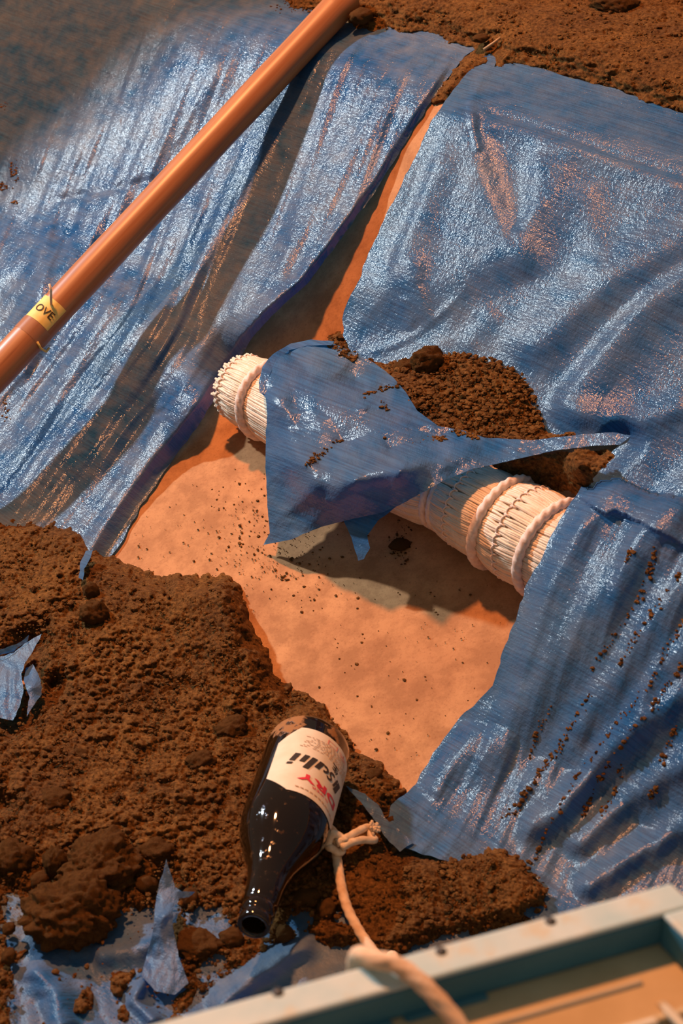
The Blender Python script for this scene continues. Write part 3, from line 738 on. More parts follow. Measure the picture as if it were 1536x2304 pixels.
mb.tube([q0, ascr(lS + 0.034, ang0 + dirA * 0.9, pr + 0.003), ascr(lS + 0.031, ang0 + dirA * 1.3, pr + 0.006), ascr(lS + 0.024, ang0 + dirA * 1.5, pr + 0.005)], 0.0014, 6)
mb.build('torn_label_edge', M_STK, pole)

# ------------------------------------------------------------------ beer bottle
def glass_mat():
    m = NT('dark brown bottle glass with soil smears'); v = m.coord('Object'); c = m.n('ShaderNodeTexCoord'); x = m.n('ShaderNodeSeparateXYZ'); m.l(c.outputs['Object'], x.inputs[0])
    f = m.math('ADD', m.math('MULTIPLY', m.math('ADD', m.noise(v, 34, 5, 0.65), -0.425), 3.2), m.math('MULTIPLY', x.outputs['Z'], -8.5))
    k = m.ramp(f, 0.16, 0.32); fine = m.ramp(m.noise(v, 140, 4, 0.7), 0.60, 0.78)
    k = m.math('MAXIMUM', k, m.math('MULTIPLY', fine, 0.35))
    m.base(m.mix(k, (0.012, 0.006, 0.002), (0.32, 0.14, 0.04)))
    m.set(Roughness=m.math('ADD', m.math('MULTIPLY', k, 0.8), 0.05), Specular_IOR_Level=0.5, Normal=m.bump(k, 0.4, 0.001)); return m.m
bBase = at_z(698, 1676, 0.048); bTip = at_z(570, 2084, 0.062)
bAx = (bTip - bBase); bLen = bAx.length; bAx.normalize()
bottle = empty('beer_bottle', (bBase.x, bBase.y, 0.0)); tag(bottle, 'dark glass beer bottle with a cream label lying on the soil', 'bottle')
BR = 0.0385
prof = [(0, 0.0), (0.0, 0.026), (0.002, 0.033), (0.008, 0.0375), (0.016, BR), (0.10, BR), (0.125, BR), (0.140, 0.0372), (0.155, 0.0335), (0.168, 0.0285), (0.180, 0.0235), (0.192, 0.0195), (0.205, 0.0168), (0.220, 0.0153), (0.236, 0.0142)]
k = bLen / 0.262
prof = [(l * k, r) for l, r in prof] + [(bLen - 0.022, 0.0128), (bLen - 0.021, 0.0138), (bLen - 0.012, 0.0140), (bLen - 0.011, 0.0129), (bLen - 0.008, 0.0128), (bLen - 0.007, 0.0134), (bLen - 0.001, 0.0134), (bLen, 0.0125), (bLen, 0.0098), (bLen - 0.004, 0.0092), (bLen - 0.05, 0.0092), (bLen - 0.05, 0)]
bSide = bAx.cross(Vector((0, 0, 1))).normalized(); bUp = bSide.cross(bAx).normalized()
def on_bottle(l, a, r): return bBase + bAx * l + (bSide * math.cos(a) + bUp * math.sin(a)) * r
n = 72; V = []; F = []
for l, r in prof:
    for q in range(n): a = 2 * math.pi * q / n; V.append((max(r, 1e-5) * math.cos(a), max(r, 1e-5) * math.sin(a), l))
for i in range(len(prof) - 1):
    for q in range(n): F.append([i * n + q, i * n + (q + 1) % n, (i + 1) * n + (q + 1) % n, (i + 1) * n + q])
me = bpy.data.meshes.new('glass_body'); me.from_pydata(V, [], F); me.materials.append(glass_mat()); me.polygons.foreach_set('use_smooth', np.ones(len(F), bool))
ob = link_mesh('glass_body', me, bBase, bottle); ob.rotation_euler = Matrix((bSide, bAx.cross(bSide), bAx)).transposed().to_euler()
# local x = bSide; local y = bAx x bSide = -bUp mirrored, the lathe is round so only the axis matters
mid = bBase + bAx * 0.07; tc = Vector(CAM) - mid; tc = tc - bAx * tc.dot(bAx); aC = math.atan2(tc.dot(bUp), tc.dot(bSide))
pr1 = project(np.array(on_bottle(0.07, aC + 0.4, BR))); pr0 = project(np.array(on_bottle(0.07, aC, BR))); bd = 1 if pr1[0] > pr0[0] else -1
LC = aC + bd * 0.52                                   # centre of the label, turned to the right
LW, L0, L1 = 0.050, 0.028, 0.118                      # half width round the glass, ends along it
def lab(x, y, lift=0.0004):                           # label plane: x to the reader's right, y towards the neck
    return on_bottle(y, LC - bd * x / BR, BR + lift)
M_LABEL = plain('cream paper label', (0.80, 0.66, 0.48), (0.86, 0.74, 0.56), 70, 0.5, 0.35)
lo = [(-LW, L0 + 0.020), (-LW + 0.018, L0), (LW - 0.018, L0), (LW, L0 + 0.020), (LW, L1 - 0.018), (LW - 0.022, L1), (-LW + 0.022, L1), (-LW, L1 - 0.018)]
O = dens(lo, 0.003); gx, gy = np.meshgrid(np.arange(-LW, LW, 0.003), np.arange(L0, L1, 0.003)); gx = gx.ravel(); gy = gy.ravel()
m_ = sdist(gx, gy, lo) > 0.0012; r_ = cdt([Vector(p) for p in O] + [Vector((a, b)) for a, b in zip(gx[m_], gy[m_])], [(i, (i + 1) % len(O)) for i in range(len(O))], [], 1, 1e-6)
label = mesh('paper_label', [lab(v.x, v.y) for v in r_[0]], [f for f in r_[2]], M_LABEL, bottle); label['label'] = 'cream paper label'
def print_on(name, V2, F2, ox, oy, mat, lift=0.0009):
    V2, F2 = subdiv2d(V2, F2, 0.004); return mesh(name, [lab(x + ox, y + oy, lift) for x, y in V2], F2, mat, label)
M_BLACK = plain('black label print', (0.035, 0.025, 0.02), (0.05, 0.035, 0.025), 200, 0.6)
M_RED = plain('red label print', (0.70, 0.03, 0.06), (0.80, 0.05, 0.08), 200, 0.6)
M_FINE = plain('faded brown label print', (0.50, 0.28, 0.14), (0.60, 0.36, 0.2), 200, 0.6)
# slanted block lettering of the maker's name
def para(x0, x1, y0, y1, sl=0.35): return [(x0 + sl * y0, y0), (x1 + sl * y0, y0), (x1 + sl * y1, y1), (x0 + sl * y1, y1)]
def shapes(polys):
    V = []; F = []
    for p in polys: F.append(list(range(len(V), len(V) + len(p)))); V += p
    return V, F
u = 0.0142
letters = [para(-2.02 * u, -1.62 * u, 0, 1.15 * u), para(-1.58 * u, -1.40 * u, 0.0, 0.95 * u), para(-1.66 * u, -1.50 * u, 0.28 * u, 0.45 * u)]
arc = lambda cx, cy, r, a0, a1, nn=9: [(cx + r * math.cos(a0 + (a1 - a0) * i / nn), cy + r * math.sin(a0 + (a1 - a0) * i / nn)) for i in range(nn + 1)]
def ribbon(path, w):
    L = []; R = []
    for i, p in enumerate(path):
        a = path[max(i - 1, 0)]; b = path[min(i + 1, len(path) - 1)]; dx, dy = b[0] - a[0], b[1] - a[1]; l = math.hypot(dx, dy) or 1
        L.append((p[0] - dy / l * w, p[1] + dx / l * w)); R.append((p[0] + dy / l * w, p[1] - dx / l * w))
    return [[L[i], L[i + 1], R[i + 1], R[i]] for i in range(len(path) - 1)]
sS = [(-0.62, 0.72), (-0.72, 0.84), (-0.92, 0.82), (-1.0, 0.68), (-0.92, 0.55), (-0.80, 0.44), (-0.72, 0.3), (-0.78, 0.14), (-0.98, 0.08), (-1.14, 0.2)]
letters += ribbon([(x * u + 0.2 * y * u, y * u) for x, y in sS], 0.085 * u)
letters += [para(-0.10 * u, 0.24 * u, 0, 0.78 * u)] + ribbon([(x, y) for x, y in arc(-0.20 * u, 0.36 * u, 0.24 * u, 1.2, 5.2)], 0.09 * u)
letters += [para(0.40 * u, 0.76 * u, 0, 1.25 * u), para(0.92 * u, 1.24 * u, 0, 0.74 * u)]
letters += [para(1.50 * u, 1.84 * u, 0, 0.78 * u), para(1.50 * u, 1.84 * u, 0.92 * u, 1.12 * u)]
print_on('printed_name', *shapes(letters), 0.004, 0.0665, M_BLACK)
V2, F2 = text_mesh('DRY', 0.0125, 0.0004); V2 = [(x * 1.9, y) for x, y in V2]; print_on('printed_word', V2, F2, -0.002, 0.0955, M_RED)
V2, F2 = text_mesh('SUPER', 0.0040); V2 = [(x * 1.9, y) for x, y in V2]; print_on('printed_word', V2, F2, -0.002, 0.1035, M_RED)
V2, F2 = text_mesh('生', 0.0105, 0.0002); print_on('printed_character', V2, F2, -0.010, 0.0585, M_BLACK)
for i in range(8):
    y = 0.0545 - i * 0.0021; x = -0.034 + random.random() * 0.004; seg = []
    while x < 0.026:
        w_ = random.uniform(0.0012, 0.0042)
        if random.random() < 0.85: seg.append(para(x, x + w_, 0, 0.0007, 0))
        x += w_ + random.uniform(0.0006, 0.0018)
    print_on('fine_print_line', *shapes(seg), 0, y, M_FINE)
V2, F2 = text_mesh('辛口', 0.0075); V2 = [(x * 2.1, y) for x, y in V2]; print_on('printed_character', V2, F2, -0.008, 0.0350, plain('pale red print', (0.75, 0.25, 0.2), (0.8, 0.32, 0.25), 200))
print_on('fine_print_line', *shapes([para(-0.026 + j * 0.0045, -0.0228 + j * 0.0045, 0, 0.0013, 0) for j in range(11)]), 0, 0.1105, M_FINE)

# ------------------------------------------------------------------ lower sheet seen between the soil
LOWER = [(-520, 1965), (60, 1985), (330, 1985), (500, 2010), (700, 2010), (860, 1990), (1000, 2030), (1180, 2030), (1300, 2010), (1420, 2080), (1500, 2420), (-520, 2420)]
def lower_h(px, py, s, t):
    h = 0.0035 + 0.004 * np.abs(fbm(px / 90, py / 90, 61, 2))
    for poly, a, wl, wr in [([(470, 2290), (560, 2205), (640, 2150), (720, 2115)], 0.016, 26, 26), ([(330, 2190), (300, 2250), (360, 2310)], 0.010, 16, 14), ([(60, 2160), (120, 2230), (150, 2330)], 0.012, 30, 30), ([(200, 2150), (320, 2130), (380, 2100)], 0.010, 24, 30)]:
        h = h + fold(px, py, poly, a, wl, wr, 0.15)
    return h
lw = sheet('tarpaulin', LOWER, 6, lower_h, M_TARP_D); tag(lw, 'torn dusty blue tarp lying under soil beside the case', 'tarp')
def scrap(name, outline, ctrl, label, step=4, mat=M_TARP_D):
    C3 = [(x, y, depth_h(x, y, h)) for x, y, h in ctrl]
    o = depth_sheet(name, outline, C3, step, mat, None, lambda x, y: 0.003 * np.abs(noise(x / 22, y / 40, 6)), 1.5); return tag(o, label, 'tarp scrap')
scrap('tarp_scrap', [(374, 1933), (382, 1960), (398, 2006), (438, 2006), (425, 2018), (402, 2022), (388, 2050), (390, 2090), (398, 2130), (404, 2160), (424, 2212), (392, 2238), (350, 2230), (318, 2195), (330, 2150), (345, 2090), (350, 2030), (362, 1975)],
      [(374, 1933, .050), (398, 2006, .034), (438, 2006, .022), (350, 2030, .030), (390, 2090, .030), (330, 2150, .012), (404, 2160, .020), (424, 2212, .014), (350, 2230, .014), (370, 2060, .040)], 'tall pointed tip of torn blue tarp sticking up from the soil')
scrap('tarp_scrap', [(0, 1478), (30, 1468), (62, 1444), (94, 1426), (76, 1462), (58, 1490), (48, 1515), (54, 1552), (44, 1590), (28, 1622), (10, 1618), (-60, 1600), (-60, 1500)],
      [(0, 1478, .034), (94, 1426, .050), (28, 1622, .026), (-60, 1600, .024), (40, 1540, .036), (-60, 1500, .03)], 'jagged torn tarp scrap poking from the wide soil heap')
scrap('tarp_scrap', [(58, 1504), (74, 1494), (92, 1530), (94, 1562), (74, 1588), (60, 1614), (66, 1570), (54, 1530)],
      [(58, 1504, .032), (74, 1494, .036), (94, 1562, .030), (60, 1614, .026), (72, 1545, .038)], 'narrow torn sliver of tarp beside the jagged scrap')
scrap('tarp_scrap', [(-60, 1478), (0, 1462), (40, 1448), (66, 1428), (62, 1442), (30, 1466), (-60, 1492)], [(-60, 1480, .036), (66, 1428, .052), (0, 1465, .042), (30, 1466, .04)], 'thin rolled strip of tarp above the jagged scrap', 4, M_TARP_R)
scrap('tarp_scrap', [(193, 1240), (210, 1235), (203, 1255), (190, 1280), (187, 1306), (177, 1300), (181, 1265)],
      [(193, 1240, .042), (210, 1235, .044), (190, 1280, .046), (180, 1302, .044)], 'curled blue strip at the soil edge by the tarp corner', 4, M_TARP_R)
scrap('tarp_scrap', [(778, 1768), (820, 1786), (852, 1812), (866, 1840), (900, 1870), (930, 1895), (900, 1916), (872, 1890), (838, 1840), (812, 1806)],
      [(778, 1768, .034), (852, 1812, .028), (866, 1840, .026), (930, 1895, .020), (872, 1890, .024), (812, 1806, .030)], 'blue torn tarp corner beside the bottle label', 4, M_TARP_F)

# ------------------------------------------------------------------ rope
def smooth3(pts, n=10): return [Vector(p) for p in smooth_poly([tuple(p) for p in pts], n)]
RIMZ = 0.45
rr = 0.0045
ropep = [hit1(x, y, h) for x, y, h in [(735, 1858, .035), (752, 1878, .036), (757, 1900, .030), (758, 1930, .022), (766, 1985, .022), (780, 2040, .020), (806, 2092, .018), (832, 2130, .018), (862, 2168, .016), (890, 2210, .014)]]
back = at_z(842, 2195, RIMZ); 
e1 = (at_z(1510, 1985, RIMZ) - at_z(390, 2290, RIMZ)).normalized(); nout = Vector((-e1.y, e1.x, 0))
q = at_z(822, 2176, RIMZ)
ropep += [q + nout * 0.10 + Vector((0.05, 0, -0.435)), q + nout * 0.03 + Vector((0.02, 0, -0.38)), q + nout * 0.018 + Vector((0, 0, -0.12)), q + nout * 0.014 + Vector((0, 0, -0.02)),
          q + nout * 0.007 + Vector((0, 0, 0.001)), at_z(840, 2160, RIMZ + 0.0065), at_z(885, 2168, RIMZ + 0.0075), at_z(935, 2200, RIMZ + 0.006), at_z(980, 2244, RIMZ + 0.002), at_z(1018, 2288, RIMZ - 0.003), at_z(1055, 2345, RIMZ - 0.008), at_z(1090, 2430, RIMZ - 0.011)]
rope = empty('rope', ropep[5]); tag(rope, 'cream braided rope running from the bottle over the case rim', 'rope')
mb = MB(); mb.tube(smooth3(ropep, 26), rr, 14, strands=4, pitch=0.010, depth=0.16); mb.build('rope_line', M_ROPE_S, rope)
lp = [hit1(x, y, h) for x, y, h in [(757, 1897, .036), (780, 1885, .036), (810, 1868, .034), (828, 1862, .030), (834, 1880, .028), (842, 1890, .028), (815, 1890, .032), (790, 1896, .034), (768, 1908, .034)]]
mb = MB(); mb.tube(smooth3(lp, 8), 0.0036, 10, strands=4, pitch=0.010, depth=0.16); mb.build('rope_loop', M_ROPE, rope)
kc = hit1(757, 1897, .034); mb = MB()
mb.tube([kc + Vector((0.007 * math.cos(a), 0.004 * math.sin(a), 0.006 * math.sin(a * 1.0) + 0.002 * math.cos(3 * a))) for a in np.linspace(0, 5.6, 30)], 0.0038, 10, strands=4, pitch=0.01); mb.build('rope_knot', M_ROPE, rope)
mb = MB(); kc = hit1(832, 1868, .030)
for i in range(26):
    a = random.uniform(0, 6.28); d = Vector((math.cos(a) * 0.5 + 0.5, math.sin(a) * 0.6, random.uniform(0, 1))).normalized()
    mb.tube([kc, kc + d * 0.005, kc + d * random.uniform(0.008, 0.011) + Vector((0, 0, -0.002))], 0.0013, 5)
mb.build('frayed_end', M_ROPE, rope)

# ------------------------------------------------------------------ display case in front
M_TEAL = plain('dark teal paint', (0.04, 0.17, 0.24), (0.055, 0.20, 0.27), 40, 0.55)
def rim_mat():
    m = NT('mottled pale teal rim'); v = m.coord('Object'); f = m.noise(v, 22, 4, 0.6)
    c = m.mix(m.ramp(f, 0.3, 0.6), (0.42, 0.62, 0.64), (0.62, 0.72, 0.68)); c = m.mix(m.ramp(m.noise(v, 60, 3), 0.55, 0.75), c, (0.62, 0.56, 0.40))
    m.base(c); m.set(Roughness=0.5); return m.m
M_RIM = rim_mat()  # mottled pale rim colour, lighter than the teal edge beneath it
M_TAN = plain('tan case lining', (0.60, 0.45, 0.25), (0.70, 0.54, 0.32), 30, 0.5, 0.3)
corner = at_z(1510, 1985, RIMZ); e2 = Vector((0.50, -0.866, 0)).normalized(); up = Vector((0, 0, 1))
case = empty('display_case', (corner.x, corner.y, 0)); tag(case, 'open box case with pale rim and dark teal inside edge', 'case')
RW = 0.0175; LA, LB = 0.46, 0.40
A0 = corner - e1 * LA
def bev(o, width=0.0015):
    b = o.modifiers.new('bevel', 'BEVEL'); b.width = width; b.segments = 2; return o
def box_part(name, o, ex, ey, ez, mat, parent=case): mb = MB(); mb.box(o, ex, ey, ez); return bev(mb.build(name, mat, parent, False))
nin = e2                                              # from the far rail towards the inside
cs = abs(e1.cross(e2).z)
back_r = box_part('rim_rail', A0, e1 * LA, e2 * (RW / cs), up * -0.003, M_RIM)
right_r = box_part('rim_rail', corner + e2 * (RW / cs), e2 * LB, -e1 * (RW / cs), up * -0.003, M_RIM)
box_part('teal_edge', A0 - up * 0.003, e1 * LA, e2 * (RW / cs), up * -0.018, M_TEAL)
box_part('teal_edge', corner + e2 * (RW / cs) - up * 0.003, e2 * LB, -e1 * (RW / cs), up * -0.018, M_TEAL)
inner0 = A0 + e2 * (RW / cs)
for xa, xb in ((890, 1078), (470, 835)):
    la = (at_z(xa, 2235, RIMZ - 0.015) - inner0).dot(e1); lb = (at_z(xb, 2190, RIMZ - 0.015) - inner0).dot(e1)
    box_part('teal_tab', inner0 + e1 * la - e2 * 0.004 - up * 0.019, e1 * (lb - la), e2 * 0.0075, up * -0.004, M_TEAL)
wb0 = A0 + e2 * 0.004
box_part('back_wall', wb0 - up * 0.0185, e1 * (LA - 0.004), e2 * 0.006, up * -(RIMZ - 0.0185), M_TAN)
box_part('side_wall', corner - e1 * 0.010 + e2 * 0.004 - up * 0.0185, e2 * LB, e1 * 0.006, up * -(RIMZ - 0.0185), M_TAN)
box_part('ledge', wb0 + e2 * 0.006 - up * 0.0215, e1 * (LA - 0.012), e2 * 0.050, up * -0.008, M_TAN)
box_part('ledge', corner - e1 * 0.010 + e2 * 0.066 - up * 0.0215, e2 * LB, -e1 * 0.034, up * -0.008, M_TAN)
M_TAN2 = plain('pale worn tan edge', (0.62, 0.52, 0.36), (0.70, 0.60, 0.44), 30, 0.45)
for off, w, mt in ((0.024, 0.004, M_TAN2), (0.048, 0.005, M_TAN2)):
    box_part('moulding', wb0 + e2 * (0.006 + off) - up * 0.0195, e1 * (LA - 0.030 - off * 0.4), e2 * w, up * -0.004, mt)
for off, w in ((0.010, 0.004), (0.028, 0.005)):
    box_part('moulding', corner - e1 * (0.010 + off) + e2 * 0.05 - up * 0.0195, e2 * LB, -e1 * w, up * -0.004, M_TAN2)
for px_, py_ in ((1238, 2072), (992, 2140), (625, 2232), (900, 2180)):
    c = at_z(px_, py_, RIMZ + 0.0002); mb = MB(); mb.tube([c - up * 0.002, c, c + up * 0.0008], lambda u: 0.0028 if u < 0.9 else 0.0014, 16); mb.build('screw_head', plain('dark screw', (0.05, 0.06, 0.06), (0.08, 0.08, 0.08), 100, 0.4), case)
ns, nt = 60, 60; S, Q = np.meshgrid(np.linspace(0.008, LA - 0.008, ns), np.linspace(0.01, LB, nt), indexing='ij')
X = A0.x + e1.x * S + e2.x * Q; Y = A0.y + e1.y * S + e2.y * Q; Z = RIMZ - 0.066 + 0.006 * fbm(X * 30, Y * 30, 91, 4) + 0.004 * lumps(X * 70, Y * 70, 92)
i = np.arange((ns - 1) * nt).reshape(ns - 1, nt)[:, :-1].ravel()
tag(mesh('loose_soil', np.stack([X, Y, Z], -1).reshape(-1, 3), np.stack([i, i + 1, i + nt + 1, i + nt], 1), M_SOIL), 'soil filling the open box case', 'soil', kind='stuff')

# ------------------------------------------------------------------ clods and crumbs
def clod_mesh(name, seed, sub=3, flat=0.75):
    bm = bmesh.new(); bmesh.ops.create_icosphere(bm, subdivisions=sub, radius=1.0); r = np.random.default_rng(seed)
    off = r.uniform(-50, 50, 6)
    P = np.array([v.co[:] for v in bm.verts])
    d = 1 + 0.22 * noise(P[:, 0] * 1.3 + off[0], P[:, 1] * 1.3 + P[:, 2] * 1.1 + off[1], seed) + 0.22 * np.abs(noise(P[:, 2] * 2.6 + off[2], P[:, 0] * 2.6 + P[:, 1] * 1.9 + off[3], seed + 1)) + 0.13 * noise(P[:, 1] * 6 + off[4], P[:, 0] * 6 + P[:, 2] * 5 + off[5], seed + 2) + 0.13 * lumps(P[:, 1] * 7 + P[:, 2] * 6 + off[4], P[:, 0] * 8 + off[5], seed + 4)
    P = P * d[:, None]; P[:, 2] *= flat
    for v, p in zip(bm.verts, P): v.co = p
    me = bpy.data.meshes.new(name); bm.to_mesh(me); bm.free(); me.materials.append(M_SOIL); me.polygons.foreach_set('use_smooth', np.ones(len(me.polygons), bool)); return me
CM = [clod_mesh('soil_clod', 100 + i, 3) for i in range(6)]
def clod(px, py, wpx, hpx, lift, label, group=None, rot=0.0, big=False):
    c = hit1(px, py, lift); sc = (c - Vector(CAM)).length / FPX
    me = clod_mesh('soil_clod', int(px + py), 5 if wpx > 100 else 4, 1.0) if big else random.choice(CM)
    o = bpy.data.objects.new('soil_clod', me); COL.objects.link(o); o.location = c
    o.scale = (wpx * sc / 2, wpx * sc / 2 * 0.85, hpx * sc / 2 * (1.0 if big else 1.35)); o.rotation_euler = (0, 0, rot); return tag(o, label, 'soil clod', group)
clod(160, 2050, 185, 130, .022, 'largest flat-topped soil clod resting on the torn blue tarp', rot=0.4, big=True)
clod(225, 1950, 170, 110, .020, 'broad soil clod just behind the largest clod', rot=1.0, big=True)
clod(25, 1935, 90, 70, .018, 'rounded soil clod near the broad clod', rot=0.2, big=True)
clod(125, 1945, 60, 80, .022, 'upright angular soil clod wedged between two broad clods', rot=2.0, big=True)
clod(350, 1918, 80, 50, .014, 'dark soil clod behind the pointed tarp tip', rot=0.3, big=True)
clod(520, 1640, 70, 45, .022, 'rounded soil clod next to the base of the bottle', rot=0.7, big=True)
clod(452, 1715, 62, 40, .020, 'small soil clod in the hollow beside the bottle shoulder', rot=0.7, big=True)
clod(210, 1380, 58, 50, .040, 'knobbly soil clod on the crest of the wide heap', rot=0.1, big=True)
clod(205, 1330, 34, 40, .038, 'small upright soil clod below the folded tarp corner', rot=0.1)
clod(1380, 8, 90, 40, .022, 'lone dark soil clod on the top of the bank', rot=0.1, big=True)
clod(812, 36, 48, 30, .022, 'dark soil clod at the end of the wooden pole', rot=0.1)
clod(1080, 86, 34, 16, .020, 'little dark soil clod near the twig', rot=0.1)
clod(962, 815, 70, 62, .058, 'square soil clod on the heap behind the straw roll', rot=0.5, big=True)
clod(912, 838, 62, 56, .048, 'rough soil clod at the edge of the draped flap', rot=1.5, big=True)
clod(888, 860, 40, 36, .050, 'small lump at the foot of the rough clod', rot=0.5)
clod(120, 1800, 70, 40, .020, 'low soil clod in the smooth part of the wide heap', rot=0.5, big=True)
clod(840, 1745, 38, 26, .014, 'pale angular soil clod below the tan bank', rot=0.5)
clod(440, 2125, 90, 40, .012, 'long soil clod near the mouth of the bottle', rot=0.0, big=True)
clod(520, 2110, 50, 36, .012, 'dark soil clod touching the mouth of the bottle', rot=0.0)
clod(690, 2020, 60, 34, .012, 'soil clod under the neck of the bottle', rot=0.3)
clod(735, 2045, 46, 34, .014, 'soil clod touching the rope', rot=1.3)
clod(425, 2020, 44, 34, .012, 'small soil clod under the tarp tip arm', rot=1.3)
clod(900, 1225, 48, 12, .002, 'crumbly soil clot on the tan bank below the tail of the flap', rot=0.3)
for x, y, w in [(60, 1870, 46), (20, 2090, 30), (90, 1980, 40), (300, 1850, 40), (560, 1880, 40), (410, 1830, 36), (640, 2100, 40), (270, 1560, 30), (60, 1560, 20), (450, 1560, 24), (180, 1700, 40), (20, 2150, 34), (180, 2110, 40), (330, 1990, 44), (250, 2020, 50), (1150, 2010, 30), (1090, 1990, 34), (1000, 2010, 30), (880, 1850, 26), (1060, 2040, 28), (680, 1950, 40), (600, 1700, 20)]:
    clod(x, y, w, w * 0.8, .016, 'small crumbly soil clod lying loose on the lower soil', 'small clods on the lower soil', random.uniform(0, 6))

ico = bmesh.new(); bmesh.ops.create_icosphere(ico, subdivisions=1, radius=1.0); IV = np.array([v.co[:] for v in ico.verts]); ico.verts.index_update(); IF = np.array([[v.index for v in f.verts] for f in ico.faces]); ico.free()
def crumbs(name, C, R, label, flat=0.8):
    C = np.asarray(C); k = len(C); j = rng.uniform(0.7, 1.25, (k, len(IV), 1)); ax = rng.uniform(0.7, 1.3, (k, 1, 3)); ax[..., 2] *= flat
    V = (C[:, None] + IV[None] * j * ax * np.asarray(R)[:, None, None]).reshape(-1, 3)
    F = (IF[None] + (np.arange(k) * len(IV))[:, None, None]).reshape(-1, 3)
    return tag(mesh(name, V, F, M_SOIL, smooth=False), label, 'soil crumbs', kind='stuff')
def scatter(n, box, hfun, r0, r1, keep=None):
    px = rng.uniform(box[0], box[1], n); py = rng.uniform(box[2], box[3], n)
    if keep is not None:
        m = keep(px, py); px = px[m]; py = py[m]
    r = r0 * (r1 / r0) ** (rng.uniform(0, 1, len(px)) ** 2.2)
    return hit(px, py, hfun(px, py)), r
def clump(px, py, sc=60, th=0.0): return fbm(px / sc, py / sc, 55, 3) > th
def lowkeep(px, py):
    d = sdist(px, py, LOW_SOIL)
    for k_, hp in enumerate(HOLES): d = np.minimum(d, np.where((k_ == 2) & (rng.uniform(0, 1, len(px)) < 0.10), 9.0, -sdist(px, py, hp)))
    return (d > -4) & (clump(px, py) | (rng.uniform(0, 1, len(px)) < 0.25))
C, R = scatter(24000, (-150, 1250, 1150, 2300), lambda x, y: LOWH(x, y) * sst(-6, 46, sdist(x, y, LOW_SOIL)) ** 0.8 + 0.0045, 0.0006, 0.0036, lowkeep)
crumbs('soil_crumbs', C, R, 'scattered crumbs over the wide lower soil heap')
C, R = scatter(9000, (620, 1700, -250, 260), lambda x, y: 0.016 * sst(-6, 60, sdist(x, y, TOP_SOIL)) + 0.0045, 0.0006, 0.0030, lambda x, y: (sdist(x, y, TOP_SOIL) > 0) & (clump(x, y, 70, 0.05) | (rng.uniform(0, 1, len(x)) < 0.15)))
crumbs('soil_crumbs', C, R, 'fine crumbs over the soil on top of the bank')
fm = rbf(MIDC); px = rng.uniform(740, 1290, 4200); py = rng.uniform(750, 1010, 4200); m_ = sdist(px, py, MID_SOIL) > 2; px = px[m_]; py = py[m_]
C = CAM + rays(px, py) * (fm(px, py) - 0.004)[:, None]; R = 0.0008 * 5.5 ** (rng.uniform(0, 1, len(px)) ** 1.8)
crumbs('soil_crumbs', C, R, 'crumbs covering the heap behind the straw roll')
# specks on the tan board
px = np.concatenate([rng.normal(600, 75, 260), rng.normal(640, 60, 120), rng.uniform(300, 640, 60), rng.uniform(620, 1180, 120), rng.normal(898, 13, 90)]); py = np.concatenate([rng.normal(1190, 60, 260), rng.normal(1290, 45, 120), rng.uniform(1130, 1290, 60), rng.uniform(1300, 1720, 120), rng.normal(1230, 22, 90)])
C = hit(px, py, 0.0005); R = 0.0006 * 3.6 ** (rng.uniform(0, 1, len(px)) ** 2.5)
crumbs('soil_crumbs', C, R, 'dark soil specks on the bare tan bank', 0.5)
# lines of crumbs caught in the creases of the flap
ff = rbf(CT); pts = []
for poly, n in [([(695, 1045), (750, 1000), (800, 965), (870, 918)], 60), ([(695, 1045), (712, 1022)], 25), ([(785, 965), (835, 940)], 60), ([(900, 865), (840, 880), (822, 888)], 30), ([(855, 905), (872, 920)], 10), ([(870, 985), (930, 992)], 18), ([(940, 990), (1000, 986)], 110), ([(1020, 972), (1080, 985)], 40), ([(735, 775), (800, 805)], 50), ([(765, 795), (800, 812)], 30)]:
    P = np.array(dens(poly, 2, False)); i = rng.integers(0, len(P), n); pts += [(P[k, 0] + rng.normal(0, 4), P[k, 1] + rng.normal(0, 3)) for k in i]
pts = np.array(pts); dd = ff(pts[:, 0], pts[:, 1]) - flap_relief(pts[:, 0], pts[:, 1]) - 0.0008
crumbs('soil_crumbs', CAM + rays(pts[:, 0], pts[:, 1]) * dd[:, None], 0.0009 * 3.2 ** (rng.uniform(0, 1, len(pts)) ** 2), 'lines of crumbs caught in the folds of the draped flap')
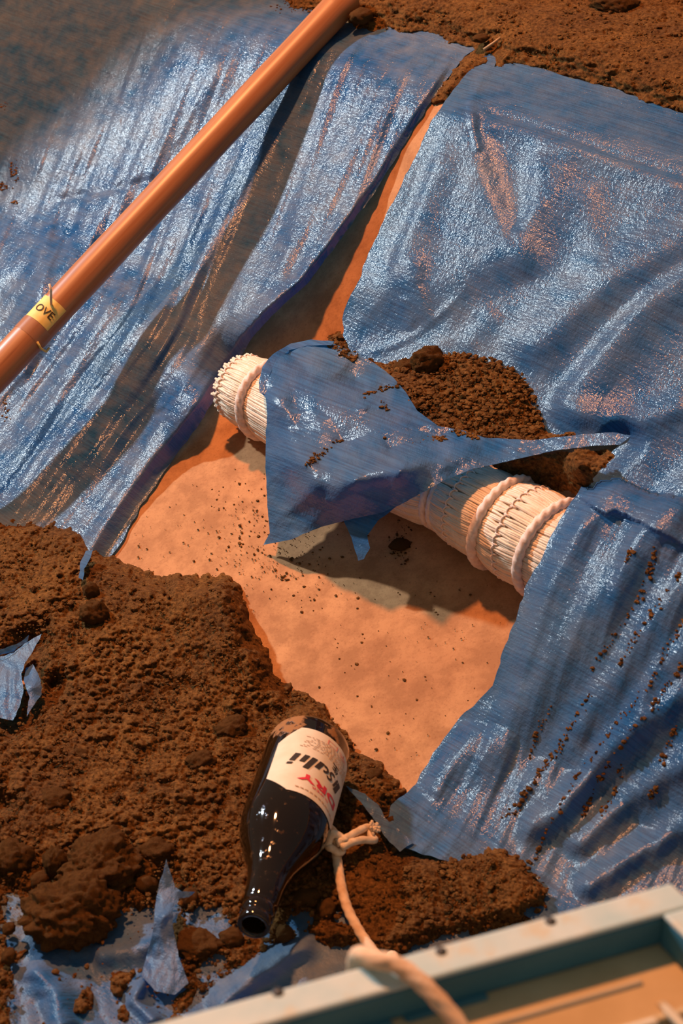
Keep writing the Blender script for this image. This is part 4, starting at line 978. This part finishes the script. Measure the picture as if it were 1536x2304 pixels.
# smears on the upper left sheet
px = np.concatenate([rng.normal(30, 6, 60), rng.normal(8, 6, 30), rng.normal(34, 4, 8), rng.normal(12, 4, 25), rng.normal(690, 26, 130), rng.normal(10, 3, 10)]); py = np.concatenate([rng.normal(384, 13, 60), rng.normal(420, 5, 30), rng.normal(456, 3, 8), rng.normal(925, 14, 25), rng.normal(14, 7, 130), rng.normal(236, 4, 10)])
P0 = hit(px, py, 0); s_, t_ = st(P0)
crumbs('soil_crumbs', hit(px, py, left_h(px, py, s_, t_) + 0.0004), 0.0009 * 3.0 ** (rng.uniform(0, 1, len(px)) ** 2), 'little soil smears stuck on the tarp under the pole', 0.5)
# trails on the lower right sheet
pts = []
for poly, n in [([(1480, 1240), (1440, 1340), (1380, 1430), (1330, 1510)], 50), ([(1530, 1290), (1440, 1420), (1390, 1500)], 40), ([(1536, 1400), (1460, 1540), (1380, 1640), (1300, 1740), (1240, 1850), (1190, 1950)], 90), ([(1536, 1490), (1470, 1590), (1390, 1680), (1340, 1770), (1310, 1840)], 80), ([(1520, 1640), (1495, 1690), (1490, 1730)], 30), ([(1480, 1770), (1460, 1795)], 20), ([(1400, 1720), (1380, 1790), (1350, 1830)], 20), ([(1290, 1620), (1250, 1700), (1180, 1780), (1130, 1850)], 60), ([(1240, 1590), (1210, 1640), (1190, 1700)], 25), ([(1330, 1560), (1260, 1670), (1200, 1760), (1160, 1830)], 50), ([(1420, 1240), (1410, 1260)], 12), ([(1475, 1240), (1455, 1290)], 20)]:
    P = np.array(dens(poly, 2, False)); i = rng.integers(0, len(P), n); pts += [(P[k, 0] + rng.normal(0, 3), P[k, 1] + rng.normal(0, 5)) for k in i]
pts = np.array(pts); P0 = hit(pts[:, 0], pts[:, 1], 0, roll_cover); s, t = st(P0)
C = hit(pts[:, 0], pts[:, 1], right_h(pts[:, 0], pts[:, 1], s, t) + 0.0006, roll_cover)
crumbs('soil_crumbs', C, 0.0009 * 3.0 ** (rng.uniform(0, 1, len(pts)) ** 2), 'trails of dark crumbs down the lower deep blue tarp')
# twig at the top of the slit
mb = MB(); mb.tube([hit1(1088, 112, .012), hit1(1108, 98, .016), hit1(1126, 84, .020)], lambda u: 0.0022 - 0.0008 * u, 6)
tw = mb.build('twig', plain('pale dry twig', (0.42, 0.26, 0.13), (0.52, 0.34, 0.18), 100)); tag(tw, 'pale dry twig at the top of the slit', 'twig')
